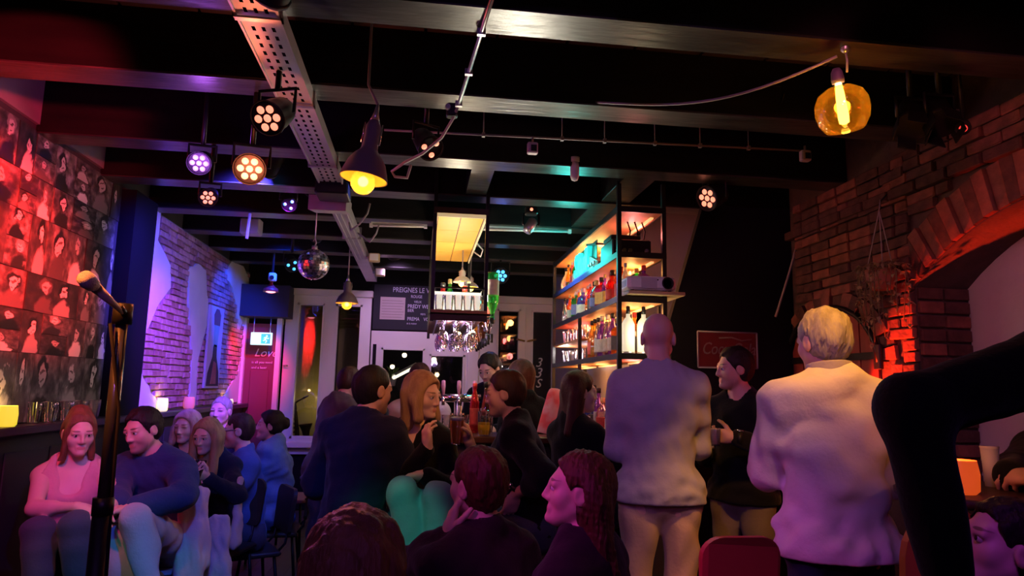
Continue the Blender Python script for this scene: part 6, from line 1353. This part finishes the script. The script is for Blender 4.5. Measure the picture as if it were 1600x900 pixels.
# round table at the right with candle, cup
t = thing('round_table', 'dark round table at the right under the clasped hands', 'table', (1.82,1.98,0)); tz = at(1540,775,1.9)[2]
mb = MB(); mb.lathe([(.29,tz-.03),(.3,tz-.02),(.3,tz-.006),(.29,tz)], 36); mb.build('table_top', 'wood_dark', t); mb = MB(); mb.cyl((0,0,.03), (0,0,tz-.03), .03); mb.build('column', 'black_metal', t); mb = MB(); mb.lathe([(.2,0),(.2,.015),(.04,.04)], 24); mb.build('foot', 'black_metal', t)
def candle(label, loc, col, em, r=.04, h=.075, e=0., lc=(1,.6,.2), es=1.):
    t = thing('candle_holder', label, 'candle', loc)
    mb = MB(); mb.lathe([(r*.8,0),(r,.01),(r*1.05,h*.6),(r*.92,h)], 18, cap=False); mb.build('glass_cup', mat('cup_'+label[:9], col, rough=.25, emit=em, es=es), t)
    mb = MB(); mb.lathe([(r*.75,.004),(r*.8,h*.4)], 16); mb.build('wax', mat('wax', (.9,.8,.6), rough=.6, emit=(1,.7,.3), es=.8), t)
    mb = MB(); mb.lathe([(.004,h*.42),(.008,h*.55),(.0005,h*.85)], 10, cap=False); mb.build('flame', mat('flame', (1,.8,.4), emit=(1,.75,.3), es=8), t)
    if e: point('flame_light', (loc[0],loc[1],loc[2]+h*1.15), lc, e, .02, t)
    return t
cp = at(1500,742,1.95); candle('glowing orange candle bowl on the right table', (cp[0],cp[1],tz), (.85,.16,.04), (1,.11,.015), r=.05, h=.1, e=.8, lc=(1,.3,.08), es=.55)
cp = at(1547,715,2.1); t = thing('paper_cup', 'pale cup standing on the right table beside the candle', 'cup', (cp[0],cp[1],tz)); hh_ = max(cp[2]+.03-tz, .09); mb = MB(); mb.lathe([(.02,0),(.027,hh_)], 20); mb.build('cup', 'white_plastic', t); mb = MB(); mb.lathe([(.027,hh_),(.029,hh_+.004),(.027,hh_+.008)], 20, cap=False); mb.build('rim', 'white_plastic', t)
# on the left ledge
LZ = 1.185
candle('yellow glowing candle glass on the ledge at the left edge', (XL+.07,3.68,LZ), (.8,.7,.1), (1,.8,.05), r=.04, h=.1, e=.5, es=.75)
candle('small bright candle glass on the ledge before the pale bricks', (XL+.07,5.72,LZ), (.9,.8,.4), (1,.85,.3), r=.04, h=.1, e=.35, es=.9)
candle('pale candle at the far end of the ledge beside the painting', (XL+.07,7.55,LZ), (.9,.8,.6), (1,.8,.45), r=.06, h=.06, e=.3, es=.9)
candle('dim pink candle cup on the ledge under the bricks', (XL+.07,6.35,LZ), (.7,.2,.3), (1,.2,.25), r=.045, h=.1, es=.35)
for j in range(9): wine_glass((XL+.05+.03*(j % 2), 3.95+j*.085, LZ), 'empty tumbler on the left ledge below the pictures, %s from the near end' % ORD[j], 'tumblers on the left ledge', kind=1)
# tall bottle shaped painting on the bricks
PT = thing('painting', 'tall narrow painting of a figure hung on the pale bricks', 'painting', (XL+.03,7.0,1.38)); Y0, Y1 = 6.86, 7.24
mb = MB(); mb.bb((XL+.028,Y0-.05,1.36), (XL+.05,Y1+.02,2.15)); mb.build('canvas', mat('canvas_mauve', (.55,.42,.5), rough=.8, noise=(3,.7,(.4,.5,.45))), PT, world=True)
def pshape(nm, pts, m, d): mb = MB(); mb.prism(pts, 0, XL+.05, XL+.05+d); mb.build(nm, m, PT, world=True)
pshape('painted_dress', [(Y0-.02,1.38),(Y1,1.38),(Y1-.03,1.52),(Y1-.13,1.66),(Y1-.15,1.78),(Y0+.13,1.78),(Y0+.12,1.66),(Y0+.0,1.5)], mat('paint_black', (.03,.02,.035), rough=.7), .004)
pshape('painted_legs', [(Y0+.1,1.4),(Y1-.1,1.4),(Y1-.13,1.6),(Y0+.16,1.62)], mat('paint_rust', (.3,.07,.08), rough=.7, noise=(8,.5,(.4,.2,.18))), .006)
pshape('painted_body', [(Y0+.12,1.76),(Y1-.14,1.76),(Y1-.1,1.98),(Y0+.1,1.98)], mat('paint_teal', (.2,.42,.4), rough=.7, noise=(8,.6,(.35,.3,.3))), .004)
pshape('painted_hair', [(Y0+.1,1.97),(Y1-.1,1.97),(Y1-.09,2.08),(Y1-.16,2.13),(Y0+.14,2.13),(Y0+.08,2.07)], mat('paint_umber', (.16,.07,.08), rough=.7), .005)
# microphone on its boom stand, close to us at the left
MS = thing('microphone_stand', 'black microphone stand with boom at the left, close to the camera', 'microphone stand', (at(160,800,1.75)[0],1.75,0))
bx, by = at(160,800,1.75)[0], 1.75; T = at(207,488,1.75); T[0] = bx; zt = T[2]
mb = MB(); mb.cyl((bx,by,.06), (bx,by,1.12), .021); mb.build('lower_tube', 'black_metal', MS, world=True); mb = MB(); mb.cyl((bx,by,1.12), (bx,by,zt), .014); mb.build('upper_tube', mat('tube_dark', (.2,.19,.22), rough=.2, metal=.9), MS, world=True)
mb = MB(); mb.cyl((bx,by,1.11), (bx,by,1.15), .023); mb.build('clutch', 'black_metal', MS, world=True)
for k in range(3): a = k*2.1+.5; mb = MB(); mb.tube([(bx,by,.2),(bx+.3*math.cos(a),by+.3*math.sin(a),.012)], .012, 6); mb.build('foot', 'black_metal', MS, world=True)
mb = MB(); mb.cyl((bx,by,zt-.03), (bx,by,zt+.02), .022); mb.build('swivel', 'black_metal', MS, world=True)
B1 = at(193,487,1.72); B0 = at(150,440,1.6)
mb = MB(); mb.tube([(bx,by,zt), tuple(B1), tuple(at(185,478,1.7))], .008, 8); mb.build('boom', 'black_metal', MS, world=True)
MC = thing('microphone', 'tapered microphone lit orange on the boom stand at the left', 'microphone', at(160,455,1.66)); A_, B_ = Vector(at(192,488,1.72)), Vector(at(128,430,1.56)); d = (B_-A_)
mb = MB(); mb.tube([A_, A_+d*.3, A_+d*.72], [.006,.008,.0125], 14); mb.build('handle', mat('mic_body', (.5,.42,.38), rough=.4), MC, world=True)
mb = MB(); mb.tube([A_+d*.72, A_+d*.76], [.013,.0165], 14); mb.build('collar', 'steel', MC, world=True)
mb = MB(); mb.tube([A_+d*.76, A_+d*.85, A_+d*.95, A_+d*1.0], [.0165,.019,.017,.008], 14); mb.build('grille', mat('mic_grille', (.5,.42,.38), rough=.5, bump=(400,.6)), MC, world=True)
mb = MB(); mb.tube([tuple(at(172,505,1.72)), tuple(at(178,560,1.73)), tuple(at(186,640,1.74)), tuple(at(176,760,1.75)), (bx+.06,by-.05,.3), (bx+.2,by-.1,.02)], .004, 6); tag(mb.build('microphone_cable', 'black_paint'), 'thin dark cable falling from the microphone down its stand', 'cable')
# hanging plant on the brick wall
hp = at(1352,300,3.45); PLX, PLY = 2.44, 3.33; pot_z = at(1375,430,PLY)[2]
HPt = thing('hanging_plant', 'trailing plant in a pot hung on cords before the red lit bricks', 'plant', (PLX,PLY,pot_z))
mb = MB(); mb.lathe([(.05,-.08),(.075,-.02),(.08,.03),(.07,.03)], 18); mb.build('pot', mat('pot_clay', (.35,.16,.1), rough=.7), HPt)
for k in range(3): a = k*2.1; mb = MB(); mb.tube([(.075*math.cos(a),.075*math.sin(a),.03),(.01,0,.36),(.02,0,.42)], .003, 5); mb.build('cord', 'wire_pale', HPt)
mb = MB(); mb.tube([(.02,0,.41),(.06,.0,.45),(XR-PLX,0,.45)], .005, 6); mb.build('hook', 'black_metal', HPt)
rs = random.Random(8); leafs = []
lm = MB(); lm.add([(0,0,0),(.010,.013,.003),(0,.032,-.004),(-.010,.013,.003),(0,.014,.006)], [(0,1,4),(1,2,4),(2,3,4),(3,0,4)])
l0 = None; cnt = 0
for s_ in range(26):
    a = rs.uniform(0,6.28); L_ = rs.uniform(.12,.42); r0 = rs.uniform(.05,.085); pts = []
    for q in range(7): f = q/6; pts.append(((r0+.05*math.sin(f*2.2))*math.cos(a)+rs.uniform(-.008,.008), (r0+.06*math.sin(f*2.2))*math.sin(a)*1.1+rs.uniform(-.01,.01), .04+.04*math.sin(f*3.1)-L_*f*f))
    mb = MB(); mb.tube(pts, .0025, 4); mb.build('stem', mat('stem_olive', (.16,.14,.06), rough=.6), HPt)
    for q in range(1,7):
        for z_ in range(2):
            if cnt >= 290: continue
            e = (rs.uniform(-1.2,.4), rs.uniform(-.6,.6), rs.uniform(0,6.28)); p = Vector(pts[q])+Vector((rs.uniform(-.01,.01),rs.uniform(-.01,.01),0))
            if l0 is None: l0 = lm.build('leaf', mat('leaf_hang', (.3,.26,.12), rough=.45), HPt, loc=p, rot=e)
            else: inst(l0, 'leaf', HPt, p, e, (rs.uniform(.8,1.3),)*3)
            cnt += 1
# small uplight at the foot of the red lit bricks
UL = thing('wall_uplight', 'small red uplight on a short pole before the brick wall', 'lamp', (2.22,3.74,.94)); mb = MB(); mb.cyl((0,0,-.1), (0,0,0), .04); mb.build('can', 'black_metal', UL); mb = MB(); mb.cyl((0,0,0), (0,0,.004), .033); mb.build('lens', 'led_eye', UL); mb = MB(); mb.tube([(0,0,-.08),(0,0,-.5),(0,0,-.94)], .012, 6); mb.build('pole', 'black_metal', UL)
spot('uplight', (2.22,3.74,.96), (2.55,3.38,1.42), (1,.035,.008), 480, 46, .8, .02, UL)
